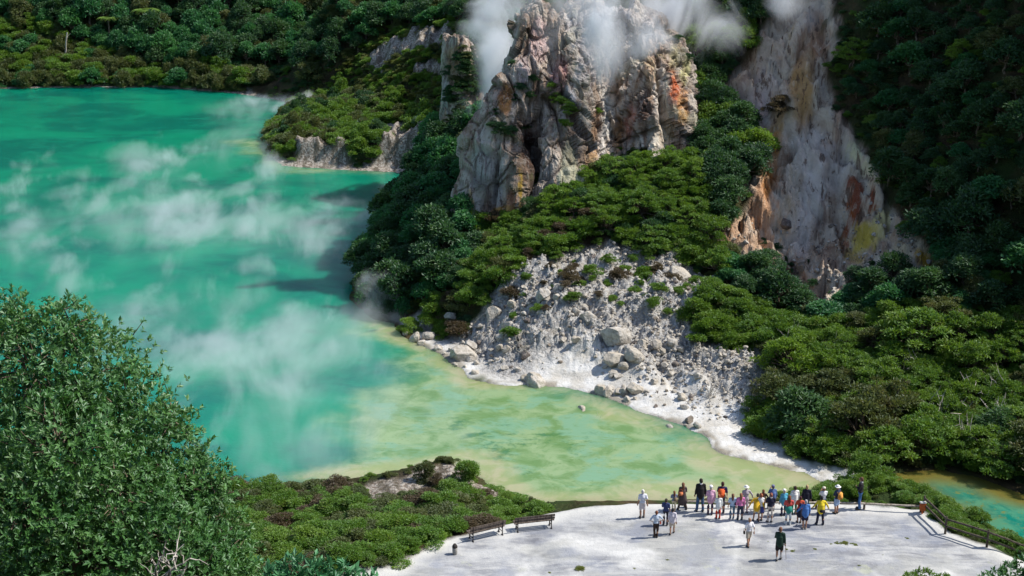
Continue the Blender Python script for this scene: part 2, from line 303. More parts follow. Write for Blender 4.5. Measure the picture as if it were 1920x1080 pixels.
# ---------------------------------------------------------------- terrain
def mat_terrain():
    b = NB('terrain_ground'); P = b.pos()
    a = b.sep(b.attr('surf', 'Color')); beach, scar, ter = a[0], a[1], a[2]
    oth = b.attr('pale'); shore = b.attr('shore')
    n1 = b.noise(P, .8, 5, .6); n2 = b.noise(P, 4.0, 4, .65); n3 = b.noise(P, .22, 4, .6); n4 = b.noise(P, 12.0, 3, .6)
    earth = b.mix(b.rng(n1, .38, .62), (.035, .026, .015), (.075, .055, .028))
    earth = b.mix(b.rng(n3, .4, .6), earth, (.03, .05, .014))
    # pale rubble
    rub = b.mix(b.rng(n2, .32, .68), (.27, .255, .24), (.56, .55, .53))
    rub = b.mix(b.math('MULTIPLY', b.rng(n1, .5, .68), .65), rub, (.36, .32, .26))
    rub = b.mix(b.math('MULTIPLY', b.rng(b.voro(P, 2.6), .05, .4, 1, 0), .3), rub, (.60, .595, .585))
    rub = b.mix(b.rng(shore, 0, 1), rub, b.mix(b.rng(n1, .36, .62), (.50, .475, .43), (.62, .615, .60)))
    rub = b.mix(b.math('MULTIPLY', b.math('MULTIPLY', shore, b.rng(b.noise(b.scale(P, (.8, 1.4, 1)), 1.6, 5, .7), .56, .68)), .6), rub, (.36, .33, .28))
    rub = b.mix(b.math('MULTIPLY', b.attr('edge'), .75), rub, (.20, .17, .12))
    # furrowed scar
    S = b.scale(P, (1.0, .35, .3)); s1 = b.noise(S, .55, 6, .62, .6); s2 = b.noise(S, 1.7, 5, .65, .4); s3 = b.noise(P, .18, 3, .5)
    sc = b.ramp(s1, [(.30, (.19, .10, .07)), (.42, (.47, .37, .31)), (.55, (.64, .58, .53)), (.68, (.58, .47, .34)), (.8, (.46, .33, .14))])
    st = b.attr('stain_shading', 'Color'); sa = b.attr('stain_shading', 'Alpha')
    hs = b.n('ShaderNodeHueSaturation'); hs.inputs['Saturation'].default_value = 1.55; hs.inputs['Value'].default_value = 1.4; b.put(hs.inputs['Color'], st)
    sc = b.mix(b.math('MULTIPLY', sa, .88), sc, hs.outputs[0])
    sc = b.mix(b.math('MULTIPLY', b.rng(s2, .54, .64), .42), sc, (.72, .68, .62)); sc = b.mix(b.math('MULTIPLY', b.rng(s2, .44, .36), .8), sc, (.13, .075, .055))
    sc = b.mix(b.math('MULTIPLY', b.rng(n4, .55, .7), .3), sc, (.55, .54, .52))
    sc = b.mix(1.0, sc, (1.08, 1.0, .87), 'MULTIPLY')
    # crust of the viewing terrace
    t1 = b.noise(b.scale(P, (.6, 1.4, 1), (0, 0, .3)), 1.2, 5, .62); t2 = b.noise(P, .35, 4, .6); t3 = b.noise(P, 9, 3, .6)
    te = b.mix(b.rng(t1, .3, .66), (.235, .24, .26), (.43, .435, .44)); te = b.mix(b.rng(t2, .46, .60), te, (.30, .315, .355))
    te = b.mix(b.math('MULTIPLY', b.rng(b.noise(P, .5, 5, .7), .62, .70), .55), te, (.42, .44, .30))
    te = b.mix(b.math('MULTIPLY', b.rng(b.noise(b.scale(P, (.5, 1.6, 1), (0, 0, -.5)), 2.6, 5, .7), .56, .68), .45), te, (.36, .37, .38))
    te = b.mix(b.math('MULTIPLY', b.rng(t3, .62, .7), .5), te, (.25, .25, .22))
    te = b.mix(1.0, te, b.mix(b.rng(b.noise(P, .28, 5, .65, .5), .38, .6), (.74, .75, .78), (1.0, 1.0, 1.0)), 'MULTIPLY')
    tw = b.attr('rim'); te = b.mix(b.rng(b.noise(P, .13, 4, .6, .5), .50, .60), te, b.mix(b.rng(t1, .35, .6), (.46, .46, .455), (.56, .56, .55)))
    te = b.mix(b.math('MULTIPLY', b.rng(b.noise(b.scale(P, (.35, 1.5, 1), (0, 0, -.35)), .9, 4, .6, .8), .50, .62), .5), te, (.50, .50, .49))
    te = b.mix(b.math('MULTIPLY', b.rng(b.noise(P, 22, 2, .5), .60, .70), .35), te, (.22, .22, .21))
    te = b.mix(b.math('MULTIPLY', b.rng(n3, .50, .58), .35), te, (.30, .30, .27))
    te = b.mix(b.math('MULTIPLY', tw, .85), te, (.55, .545, .52))
    pale = b.mix(b.rng(n2, .35, .62), (.17, .13, .10), (.46, .42, .37)); pale = b.mix(b.math('MULTIPLY', b.rng(b.noise(b.scale(P, (1, .4, .25)), 1.3, 5, .65), .52, .42), .8), pale, (.10, .085, .06))
    c = b.mix(oth, earth, pale); c = b.mix(beach, c, rub); c = b.mix(scar, c, sc); c = b.mix(ter, c, te)
    hb = b.math('ADD', b.math('MULTIPLY', n2, .6), b.math('MULTIPLY', n4, .25))
    amt = b.math('SUBTRACT', 1.0, b.math('MAXIMUM', b.math('MULTIPLY', ter, .86), b.math('MULTIPLY', shore, .72))); hb = b.math('MULTIPLY', hb, amt)
    hb = b.math('ADD', hb, b.math('MULTIPLY', b.math('MULTIPLY', scar, s2), 1.3))
    b.bsdf(c, .92, .12, b.bump(hb, .9, .55)); return b.m

def build_terrain():
    t = np.concatenate([np.linspace(-1.6, -.43, 50)[:-1], np.linspace(-.43, .43, 700), np.linspace(.43, 1.3, 60)[1:]])
    ys = np.concatenate([np.linspace(-25, 58, 60)[:-1], np.arange(58, 135, .19), np.arange(135, 175, .34), np.arange(175, 245, .55), np.linspace(246, 330, 40)])
    off = 40.0 * sstep(60, -25, ys)
    X = t[None, :] * (np.abs(ys)[:, None] * .9 + 8 + off[:, None]); Y = np.repeat(ys[:, None], len(t), 1)
    x, y = X.ravel(), Y.ravel()
    h, d, td, m = height(x, y, True)
    ter = sstep(-.5, .1, td + fbm(x * .8, y * .8, 1.0, 3) * .35)
    shore = sstep(6.5, 2.5, d + fbm(x * .4, y * .4, 2, 3) * 3 + np.clip((8 - x) * .35, 0, 3.5))
    farshore = sstep(1.6, .6, d + fbm(x * .2, y * .2, 2, 3) * 1.4 - .3) * sstep(140, 150, y)
    pale = np.clip(m['pen'] + m['mound'] + m['narrow'] + farshore, 0, 1)
    rim = sstep(1.6, .2, td + fbm(x * .5, y * .5, 1.7, 3) * .9)
    surf = np.stack([m['beach'], m['scar'], ter, np.ones_like(ter)], 1)
    me = np_mesh('terrain', np.stack([x, y, h], 1), grid_faces(len(ys), len(t)), True,
                 {'surf': ('FLOAT_COLOR', surf), 'pale': ('FLOAT', pale), 'stain_shading': ('FLOAT_COLOR', mineral_shading(x, y, h) * np.array([1, 1, 1, 1]) ), 'shore': ('FLOAT', shore), 'rim': ('FLOAT', rim), 'edge': ('FLOAT', sstep(.75, .25, d) * sstep(-.1, .1, fbm(x * .5, y * .5, 5.5, 3) + .08))})
    return tag(link('terrain', me, mat_terrain()), kind='structure')
build_terrain()

# ---------------------------------------------------------------- water
SHALLOW = [onz(*p)[:2] for p in [(700,598),(760,625),(860,680),(1000,715),(1340,835),(1560,890),(1560,960),(1060,960),(900,940),(760,920),(600,915),(560,890),(660,850),(640,800),(720,740),(780,700),(740,660)]]
TIP = [onz(*p)[:2] for p in [(430,265),(500,262),(530,310),(730,320),(740,326),(520,322),(470,290)]]
WEED = [onz(*p)[:2] for p in [(780,770),(860,765),(1000,800),(1160,815),(1150,850),(1000,850),(1000,890),(900,870),(850,830)]]
def mat_water(pool=False):
    b = NB('pool_water' if pool else 'lake_water'); P = b.pos()
    sh = b.attr('shallow'); near = b.attr('near'); weed = b.attr('weed')
    n1 = b.noise(b.scale(P, (.8, 1.1, 1), (0, 0, .6)), .085, 5, .6, .6); n2 = b.noise(P, .5, 5, .62, .5); n3 = b.noise(P, 1.6, 4, .65); n4 = b.noise(b.scale(P, (.8, 1.2, 1), (0, 0, .6)), .3, 5, .65, .4)
    if pool:
        c = b.mix(b.rng(n2, .4, .6), (.004, .16, .12), (.06, .24, .15)); c = b.mix(b.rng(n3, .55, .68), c, (.14, .18, .06))
        c = b.mix(near, c, b.mix(n3, (.15, .10, .025), (.12, .14, .03)))
    else:
        c = b.mix(b.rng(n1, .36, .64), (.0012, .13, .094), (.003, .225, .125)); c = b.mix(b.math('MULTIPLY', b.rng(n4, .5, .66), .35), c, (.010, .26, .155))
        shc = b.mix(b.rng(n2, .36, .62), (.125, .235, .085), (.235, .34, .175)); shc = b.mix(b.rng(n4, .48, .62), shc, (.17, .32, .20))
        shc = b.mix(b.math('MULTIPLY', b.rng(b.noise(b.scale(P, (.8, 1.3, 1)), 2.2, 5, .7), .57, .66), .5), shc, (.10, .19, .06))
        f = b.rng(b.math('ADD', sh, b.math('MULTIPLY', b.math('SUBTRACT', n2, .5), .55)), .15, .85)
        c = b.mix(f, c, shc)
        wv = b.rng(b.math('ADD', weed, b.math('MULTIPLY', b.math('SUBTRACT', b.noise(b.scale(P, (.8, 1.2, 1)), .55, 6, .68), .5), 2.6)), .45, .85)
        c = b.mix(b.math('MULTIPLY', wv, .8), c, b.mix(b.rng(n3, .4, .6), (.015, .13, .065), (.055, .16, .04)))
        nf = b.rng(b.math('ADD', near, b.math('MULTIPLY', b.math('SUBTRACT', n3, .5), .5)), .2, .95)
        c = b.mix(b.math('MULTIPLY', nf, .9), c, b.mix(b.rng(n2, .42, .6), (.27, .32, .14), (.36, .35, .21)))
    wv = b.math('ADD', b.noise(b.scale(P, (1, 2.2, 1)), 1.4, 4, .6), b.math('MULTIPLY', b.noise(P, .35, 3, .5), .6))
    b.bsdf(c, .14, .3, b.bump(b.math('ADD', wv, b.math('MULTIPLY', b.noise(b.scale(P, (1.2, 3, 1), (0, 0, .2)), 3.2, 3, .6), .5)), .2, .12))
    pb = [q for q in b.t.nodes if q.type == 'BSDF_PRINCIPLED'][0]; pb.subsurface_method = 'BURLEY'; pb.inputs['Subsurface Weight'].default_value = .85; pb.inputs['Subsurface Radius'].default_value = (.7, 1.0, 1.0); pb.inputs['Subsurface Scale'].default_value = .5 if pool else 2.2
    return b.m
def build_water():
    for name, poly, box, step in (('lake', LAKE, (-170, 34, 64, 240), .55), ('pool', POOL, (18, 50, 60, 86), .3)):
        xs = np.arange(box[0], box[1], step); ys = np.arange(box[2], box[3], step)
        X, Y = np.meshgrid(xs, ys); x, y = X.ravel(), Y.ravel()
        d = lake_d(x, y)
        sh = sstep(-5, 5, sdist(SHALLOW, x, y) + fbm(x * .15, y * .15, 3, 3) * 3.0) + .7 * sstep(-3, 3, sdist(TIP, x, y) + fbm(x * .3, y * .3, 3, 3) * 2)
        near = sstep(3.2, .1, d + fbm(x * .2, y * .2, 1, 3) * 2.2) * (.15 + .85 * sstep(-4, 3, sdist(SHALLOW, x, y))) if name == 'lake' else sstep(3.5, .3, d + fbm(x * .3, y * .3, 1, 3) * 1.5) * sstep(72, 76, y)
        weed = sstep(-3, 2.5, sdist(WEED, x, y)) * .55
        F4 = grid_faces(len(ys), len(xs))
        ok = (sdist(poly, x, y) > (-4 if name == 'lake' else -1.2))[F4].any(1)
        F4 = F4[ok]; used = np.unique(F4); ren = np.full(len(x), -1); ren[used] = np.arange(len(used))
        me = np_mesh(name, np.stack([x, y, np.full_like(x, 0 if name == 'lake' else .012)], 1)[used], ren[F4], True,
                     {'shallow': ('FLOAT', np.clip(sh, 0, 1)[used]), 'near': ('FLOAT', near[used]), 'weed': ('FLOAT', weed[used])})
        tag(link(name, me, mat_water(name == 'pool')), kind='structure')
build_water()

# ---------------------------------------------------------------- rock spire and pinnacle (dense shells standing in the hillside)
def catmull(A, n):
    """A (k, ...) resampled to n rows through its control rows"""
    k = len(A); t = np.linspace(0, k - 1, n); i = np.minimum(t.astype(int), k - 2); f = (t - i).reshape(-1, *([1] * (A.ndim - 1)))
    P = np.concatenate([2 * A[:1] - A[1:2], A, 2 * A[-1:] - A[-2:-1]])
    p0, p1, p2, p3 = P[i], P[i + 1], P[i + 2], P[i + 3]
    return .5 * (2 * p1 + (p2 - p0) * f + (2 * p0 - 5 * p1 + 4 * p2 - p3) * f ** 2 + (3 * p1 - p0 - 3 * p2 + p3) * f ** 3)
def rock_shell(name, rows, nr, nc, amp, mat, back=6.0):
    net = []
    for pxs, pys, Ys in rows:
        row = [at(px, py, Y) for px, py, Y in zip(pxs, pys, Ys)]
        a, b = row[0], row[-1]
        row = [(a[0] + 2.2, a[1] + back, a[2])] + row + [(b[0] - .8, b[1] + back, b[2])]
        net.append(row)
    top = [(x, y + back, z - 2.5) for x, y, z in net[0]]; cap = [(x, y + back * .35, z - .1) for x, y, z in net[0]]
    bot = [(x, y, z - 3.0) for x, y, z in net[-1]]
    A = np.array([top, cap] + net + [bot], float)
    A = catmull(A, nr); A = catmull(A.transpose(1, 0, 2), nc).transpose(1, 0, 2)
    du = np.gradient(A, axis=1); dv = np.gradient(A, axis=0)
    N = np.cross(du, dv); N /= np.linalg.norm(N, axis=2, keepdims=True) + 1e-9
    if N[..., 1].mean() > 0: N = -N
    x, y, z = A[..., 0], A[..., 1], A[..., 2]
    wx = x + fbm(x * .3, y * .3, z * .3, 3) * 1.2
    # fins and gullies that run down the face, splintered by smaller joints
    wz = z + fbm(x * .4, y * .4, z * .4, 3) * 2.0
    rib = ridged(wx * .36, y * .25, z * .05, 3); fin = ridged(wx * 1.0, y * .7, z * .15 + 5, 4)
    jag = ridged(x * 1.9, y * 1.6, wz * .4, 4); blk = fbm(wx * .5, y * .5, wz * .35, 4, .55)
    step = wz * .42 + noise(wx * .5, y * .4, 2.0) * 1.2; step = (step - np.floor(step)) ** 2
    crack = np.abs(noise(wx * .42 + 4.2, y * .2, z * .07))
    w = fbm(x * .35, y * .35, z * .2, 3) * 1.6
    f1, e1 = facet((x + w * .5) * .30, (y - w * .5) * .24, z * .075 + w * .06, 2.0); f2, e2 = facet((x + w * .3) * .85, y * .7, z * .2 + w * .1, 5.0); f3, e3 = facet(x * 2.4, y * 2.2, z * .8, 8.0)
    D = amp * (rib * .75 + f1 * 1.15 + f2 * .42 + f3 * .20 + fin * .30 + blk * .35 - .35 * sstep(.14, 0, e1) - .2 * sstep(.1, 0, e2)); crack = np.minimum(np.minimum(e1, e2 * 1.3), crack * 2.5 + .02)
    qx, qy, _ = project(x, y, z); cl = lambda cx, cy, dx, w, l: np.exp(-(((qx - cx - (qy - cy) * dx) / w) ** 2) - ((qy - cy) / l) ** 4)
    if name.startswith('rock_spire'): D = D * (1 - .6 * sstep(-12, 12, sdist([(845,440),(868,330),(895,280),(985,290),(975,410)], qx, qy)) - .35 * sstep(-12, 12, sdist([(1010,300),(1060,270),(1095,300),(1095,390),(1005,400)], qx, qy))) - 2.4 * cl(992, 335, -.10, 9, 75) - 1.3 * cl(1185, 205, -.7, 13, 60) - .9 * cl(1112, 200, .15, 8, 70) - .8 * cl(930, 330, -.12, 5, 80) - .8 * cl(1245, 190, .1, 7, 80) + .9 * cl(968, 340, -.12, 12, 80)
    A = A + N * D[..., None]; A[..., 2] += amp * (noise(wx * .9, 1.0, 0) * .9 + noise(wx * 2.1, 3.0, 0) * .45) * sstep(.32, .05, np.linspace(0, 1, nr))[:, None]
    V = A.reshape(-1, 3)
    px, py, _ = project(V[:, 0], V[:, 1], V[:, 2])
    at_ = {'crack': ('FLOAT', sstep(.10, .01, crack).ravel()), 'rib': ('FLOAT', (rib * .5 + .5).ravel())}
    at_['stain_shading'] = ('FLOAT_COLOR', mineral_shading(V[:, 0], V[:, 1], V[:, 2], .55))
    me = np_mesh(name, V, grid_faces(nr, nc), False, at_)
    return tag(link(name, me, mat), kind='structure'), A
def mat_rock():
    b = NB('spire_rock'); P = b.pos()
    V = b.scale(P, (1.0, .6, .20)); v1 = b.noise(V, .6, 6, .62, .7); v2 = b.noise(V, 2.1, 6, .66, .5); v3 = b.noise(P, .3, 4, .55); n = b.noise(P, 4, 6, .68)
    c = b.ramp(v1, [(.28, (.15, .09, .065)), (.42, (.38, .275, .205)), (.54, (.52, .44, .37)), (.66, (.60, .54, .47)), (.8, (.34, .22, .11))])
    hs = b.n('ShaderNodeHueSaturation'); hs.inputs['Saturation'].default_value = 1.15; hs.inputs['Value'].default_value = 1.32; b.put(hs.inputs['Color'], b.attr('stain_shading', 'Color'))
    c = b.mix(b.math('MULTIPLY', b.attr('stain_shading', 'Alpha'), .92), c, hs.outputs[0])
    c = b.mix(b.math('MULTIPLY', b.rng(v2, .54, .64), .6), c, b.mix(.6, c, (.70, .655, .60))); c = b.mix(b.math('MULTIPLY', b.rng(v2, .44, .36), .45), c, b.mix(.3, c, (.09, .05, .035), 'MULTIPLY'))
    c = b.mix(b.math('MULTIPLY', b.rng(v2, .45, .36), .6), c, (.10, .06, .045))
    c = b.mix(b.math('MULTIPLY', b.rng(v3, .56, .64), .35), c, (.20, .22, .09))
    c = b.mix(b.math('MULTIPLY', b.rng(n, .54, .66), .32), c, (.62, .585, .53)); c = b.mix(b.math('MULTIPLY', b.rng(n, .44, .34), .45), c, (.10, .07, .05))
    c = b.mix(b.math('MULTIPLY', b.attr('crack'), .45), c, (.05, .032, .022))
    h = b.math('ADD', b.math('MULTIPLY', v2, .9), b.math('MULTIPLY', n, .45))
    b.bsdf(c, .9, .1, b.bump(h, 1.0, .6)); return b.m
MROCK = mat_rock()
SPIRE, SPA = rock_shell('rock_spire_cliff', [
 ([972,978,985,993,1003,1018,1048,1085,1140,1205,1255],[45,32,22,14,10,18,30,14,22,32,50],[127,126.2,125.6,125.2,125.2,125.8,126.6,127,128.5,128.5,131]),
 ([945,955,968,980,995,1015,1045,1085,1145,1215,1275],[110,100,90,85,82,75,75,75,75,72,85],[125.5,124.2,123.6,123.2,123.6,124.0,125.0,124.6,127.0,126.2,129]),
 ([918,932,952,972,995,1015,1045,1085,1145,1225,1292],[180,170,165,160,158,150,140,140,130,115,125],[123.5,121.8,121.2,121.2,121.8,121.8,122.8,122.4,125.6,124.0,127.5]),
 ([893,910,940,968,995,1015,1045,1085,1145,1230,1303],[250,240,232,228,228,222,205,205,185,170,165],[122,119.8,119,119.0,120.8,119.8,119.6,120.8,124.2,122.2,126.5]),
 ([873,895,930,965,992,1010,1048,1090,1150,1235,1310],[320,305,290,290,290,285,270,265,240,220,215],[120.5,118.3,117.6,117.2,119.9,117.4,117.0,118.6,122.4,120.8,125]),
 ([858,885,925,965,988,1008,1050,1096,1165,1240,1315],[380,370,355,350,345,345,335,330,290,270,265],[119.5,117.3,116.5,116.0,118.6,116.2,115.6,116.8,120.6,119.8,123.5]),
 ([842,878,920,960,985,1010,1050,1098,1180,1250,1322],[440,428,414,407,400,397,392,384,340,328,320],[119,116.5,115.5,115,117.0,114.9,114.6,115.4,119.0,119,122])], 330, 300, .85, MROCK)
PINN, PNA = rock_shell('rock_pinnacle_cliff', [
 ([834,842,856,876,892],[78,70,72,86,110],[150,148.6,148,148.4,150]),
 ([828,836,856,882,900],[130,128,126,135,150],[149.5,148,147.2,147.8,150]),
 ([826,834,856,885,905],[190,190,188,195,205],[149,147.5,146.6,147.2,150]),
 ([824,832,858,888,910],[250,250,248,250,260],[148.6,147,146,146.8,150]),
 ([822,830,858,892,915],[300,300,298,300,305],[148,146.4,145.4,146.2,150])], 120, 80, .5, MROCK, 3.5)

# ---------------------------------------------------------------- foliage
def leaf_mat(name, a, b_, c, brown=.12, trans=.42, gloss=.03):
    """leaf colours: a dark, b_ mid, c light; per-leaf and per-plant variation"""
    b = NB(name); t = b.attr('tint'); rn = b.n('ShaderNodeObjectInfo').outputs['Random']
    n = b.noise(b.obj(), 1.1, 3, .6)
    col = b.mix(t, a, b_); col = b.mix(b.math('MULTIPLY', b.rng(n, .45, .65), .6), col, c)
    col = b.mix(b.rng(rn, .1, .9, .0, .5, False), col, b.mix(b.math('FRACT', b.math('MULTIPLY', rn, 7.3)), a, c))
    col = b.mix(b.math('MULTIPLY', b.rng(b.noise(b.obj(), 2.3, 2, .5), .58, .7), brown * 2.5), col, (.11, .065, .025))
    d = b.n('ShaderNodeBsdfDiffuse'); b.put(d.inputs[0], col)
    tr = b.n('ShaderNodeBsdfTranslucent'); b.put(tr.inputs[0], b.mix(.5, col, c))
    g = b.n('ShaderNodeBsdfGlossy'); g.inputs['Roughness'].default_value = .55; g.inputs[0].default_value = (.9, .95, 1, 1)
    m1 = b.n('ShaderNodeMixShader'); m1.inputs[0].default_value = trans; b.t.links.new(d.outputs[0], m1.inputs[1]); b.t.links.new(tr.outputs[0], m1.inputs[2])
    m2 = b.n('ShaderNodeMixShader'); m2.inputs[0].default_value = gloss; b.t.links.new(m1.outputs[0], m2.inputs[1]); b.t.links.new(g.outputs[0], m2.inputs[2])
    b.t.links.new(m2.outputs[0], b.out.inputs[0]); return b.m
def bark_mat(name, a, c):
    b = NB(name); P = b.obj(); n = b.noise(b.scale(P, (3, 3, .8)), 3, 4, .6)
    b.bsdf(b.mix(b.rng(n, .35, .65), a, c), .9, .1, b.bump(n, .5, .05)); return b.m
M_BARK = bark_mat('grey_brown_bark', (.07, .05, .035), (.20, .16, .12))
M_PALE = bark_mat('pale_dead_wood', (.30, .27, .23), (.55, .51, .46))
M_MAN = leaf_mat('manuka_leaves', (.055, .14, .010), (.125, .265, .014), (.22, .34, .03), .16)
M_OLI = leaf_mat('olive_leaves', (.050, .080, .014), (.10, .14, .026), (.17, .18, .05), .22)
M_FOR = leaf_mat('forest_leaves', (.012, .085, .028), (.030, .19, .048), (.10, .28, .06), .04)
M_DRK = leaf_mat('dark_leaves', (.014, .058, .020), (.032, .115, .030), (.08, .175, .035), .10)
M_GLS = leaf_mat('glossy_leaves', (.020, .10, .014), (.050, .185, .026), (.14, .31, .06), .10, .32, .055)
M_YEL = leaf_mat('yellow_green_leaves', (.09, .12, .012), (.16, .20, .02), (.23, .23, .04), .2)
M_BRN = leaf_mat('brown_twigs', (.07, .05, .026), (.13, .085, .04), (.16, .13, .06), .2)

def unit(v): return v / (np.linalg.norm(v, axis=-1, keepdims=True) + 1e-9)
def leaves(C, D, NRM, L, W, g, fold=.18):
    """n folded leaf blades: base C, direction D, normal NRM, length L, width W"""
    S = unit(np.cross(D, NRM)); NN = np.cross(S, D)
    L = L[:, None]; W = W[:, None]
    v0 = C; v1 = C + D * L * .5 + S * W * .5 + NN * W * fold; v2 = C + D * L; v3 = C + D * L * .5 - S * W * .5 + NN * W * fold
    V = np.stack([v0, v1, v2, v3], 1).reshape(-1, 3)
    Fc = np.arange(len(C) * 4).reshape(-1, 4)
    return V, Fc
def crown_cloud(lobes, n, leaf, g, up=.5, out=.7, aspect=.4, shell=.62):
    """leaf blades through a set of ellipsoid clumps (cx,cy,cz,rx,ry,rz)"""
    lo = np.array(lobes, float); w = (lo[:, 3] * lo[:, 4] + lo[:, 3] * lo[:, 5] * 1.5); w /= w.sum()
    k = g.choice(len(lo), n, p=w); q = unit(g.normal(size=(n, 3))); q[:, 2] = np.where(q[:, 2] < -.35, -q[:, 2], q[:, 2]); 
    r = shell + (1 - shell) * g.random(n) ** .6; r *= 1 + .16 * g.normal(size=n) * (g.random(n) < .35)
    o = q * lo[k, 3:6]; C = lo[k, :3] + o * r[:, None]
    D = unit(q * np.array([out, out, out * .5]) + g.normal(size=(n, 3)) * .55 + np.array([0, 0, up * .5]))
    N = unit(q * .7 + g.normal(size=(n, 3)) * .42 + np.array([.35, 0, 1.0]))
    L = leaf * (.6 + .8 * g.random(n)); V, Fc = leaves(C, D, N, L, L * aspect * (.8 + .5 * g.random(n)), g)
    tint = np.repeat(np.clip(.45 + .28 * g.normal(size=n), 0, 1), 4)
    return V, Fc, tint
def tube(pts, rad, sides=6):
    pts = np.array(pts, float); n = len(pts); d = unit(np.gradient(pts, axis=0)); ref = np.where(np.abs(d[:, 2:3]) > .9, [[1., 0, 0]], [[0, 0, 1.]])
    a = unit(np.cross(d, ref)); b = np.cross(d, a); t = np.linspace(0, 2 * np.pi, sides, endpoint=False)
    V = pts[:, None] + (a[:, None] * np.cos(t)[None, :, None] + b[:, None] * np.sin(t)[None, :, None]) * np.array(rad, float)[:, None, None]
    V = V.reshape(-1, 3); i = np.arange(n - 1)[:, None] * sides; j = np.arange(sides)[None]; j2 = (j + 1) % sides
    Fc = np.stack([i + j, i + j2, i + sides + j2, i + sides + j], 2).reshape(-1, 4)
    V = np.concatenate([V, pts[-1:]]); e = len(V) - 1
    cap = np.stack([(n - 1) * sides + j[0], (n - 1) * sides + j2[0], np.full(sides, e), np.full(sides, e)], 1)[:0]
    return V, Fc
def merge(parts):
    V, Fc, o = [], [], 0
    for v, f in parts: V.append(v); Fc.append(f + o); o += len(v)
    return np.concatenate(V), np.concatenate(Fc)
def wander(a, b, n, amp, g):
    a = np.array(a, float); b = np.array(b, float); t = np.linspace(0, 1, n)[:, None]
    p = a + (b - a) * t; p[1:-1] += g.normal(size=(n - 2, 3)) * amp; return p
def limbs(lobes, base_r, g, h0=.3, multi=1):
    """tapered trunk and a limb into each clump"""
    lo = np.array(lobes); top = lo[:, :3].mean(0); out = []
    fork = np.array([top[0] * .4, top[1] * .4, max(h0, top[2] * .45)])
    for m in range(multi):
        s = np.array([g.normal() * .12 * (multi > 1), g.normal() * .12 * (multi > 1), -.35])
        out.append(tube(wander(s, fork, 5, base_r * .35, g), np.linspace(base_r, base_r * .62, 5)))
    for l in lo:
        p = wander(fork, l[:3] - [0, 0, l[5] * .2], 5, base_r * .5, g); out.append(tube(p, np.linspace(base_r * .55, base_r * .12, 5), 5))
    return merge(out)

def shrub_lobes(r, h, n, g, flat=.34):
    """clumps in rising tiers: sprays of foliage on a spreading shrub"""
    L = []
    for i in range(n):
        a = g.random() * 6.283; q = (i + .5) / n; rr = r * (1.0 - .75 * q ** 1.5) * (.55 + .5 * g.random())
        z = h * (.22 + .72 * q); s = r * (.34 + .26 * g.random())
        s *= .8; L.append((math.cos(a) * rr, math.sin(a) * rr, z + h * .1 * g.normal(), s, s * (.8 + .4 * g.random()), s * flat * (1 + .5 * g.random())))
    return L
def tree_lobes(r, h, n, g, lift=.35):
    L = [(0, 0, h * .78, r * .55, r * .55, r * .5)]
    for i in range(n):
        a = i * 2.4 + g.random() * .8; q = g.random(); rr = r * (.35 + .5 * q); z = h * (lift + (.9 - lift) * (1 - q * .8) * (.6 + .4 * g.random())); s = r * (.30 + .2 * g.random())
        L.append((math.cos(a) * rr, math.sin(a) * rr, z, s, s, s * (.7 + .3 * g.random())))
    return L
PROTO = {}
def proto(kind, n, make):
    PROTO[kind] = [make(np.random.default_rng(hash_s(kind) + i)) for i in range(n)]
def hash_s(s): return sum((i + 1) * ord(c) for i, c in enumerate(s)) % 9973
def cm(name, V, Fc, tint): return np_mesh(name, V, Fc, False, {'tint': ('FLOAT', tint)})
def mk_shrub(r, h, nl, nleaf, leaf, flat, asp, mats):
    def f(g):
        lo = shrub_lobes(r, h, nl, g, flat); V, Fc, t = crown_cloud(lo, nleaf, leaf, g, .55, .8, asp)
        tv, tf = limbs(lo, .05 * r + .015, g, .15, 2)
        me = np_mesh('shrub', np.concatenate([V, tv]), np.concatenate([Fc, tf + len(V)]), False, {'tint': ('FLOAT', np.concatenate([t, np.full(len(tv), .5)]))})
        mi = np.zeros(len(me.polygons), np.int32); mi[len(Fc):] = 1; me.polygons.foreach_set('material_index', mi)
        return me
    return f
def with_mats(me, *ms):
    m = me.copy(); m.materials.clear()
    for q in ms: m.materials.append(q)
    return m
def mk_tree(r, h, nl, nleaf, leaf, asp, lift):
    def f(g):
        lo = tree_lobes(r, h, nl, g, lift); V, Fc, t = crown_cloud(lo, nleaf, leaf, g, .35, .6, asp, .6)
        return cm('crown', V, Fc, t), np_mesh('trunk', *limbs(lo, .075 * r + .03, g, h * .3, 1), True)
    return f
def canopy_lobes(r, h, n, g):
    """flat topped sprays at many levels on leaning limbs"""
    L = []
    for i in range(n):
        a = i * 2.4 + g.random(); q = math.sqrt((i + .5) / n); rr = r * .9 * q * (.85 + .3 * g.random()); z = h * (1.0 - .62 * (rr / r) ** 2 + .17 * g.normal()); s = r * (.13 + .17 * g.random() ** 1.5)
        L.append((math.cos(a) * rr, math.sin(a) * rr, max(.25 * h, z) - s * .3, s * 1.15, s, s * .42))
    return L
def mk_canopy(g):
    lo = canopy_lobes(1.0, 1.2, 38, g); V, Fc, t = crown_cloud(lo, 6000, .105, g, .5, .8, .34, .5)
    return cm('crown', V, Fc, t), np_mesh('trunk', *limbs(lo, .06, g, .25, 3), True)
proto('spray', 5, mk_shrub(1.0, 1.25, 17, 4600, .135, .34, .34, None))      # feathery, tiers
proto('mound', 4, mk_shrub(1.0, .95, 13, 3200, .135, .55, .42, None))       # low and rounded
proto('dome', 4, mk_tree(1.0, 1.9, 15, 3200, .17, .5, .28))                 # broadleaf tree
proto('tiered', 4, mk_tree(1.0, 2.2, 18, 3200, .18, .36, .25))              # taller, looser
PROTO['canopy'] = [mk_canopy(np.random.default_rng(70 + i)) for i in range(6)]
VAR = {}
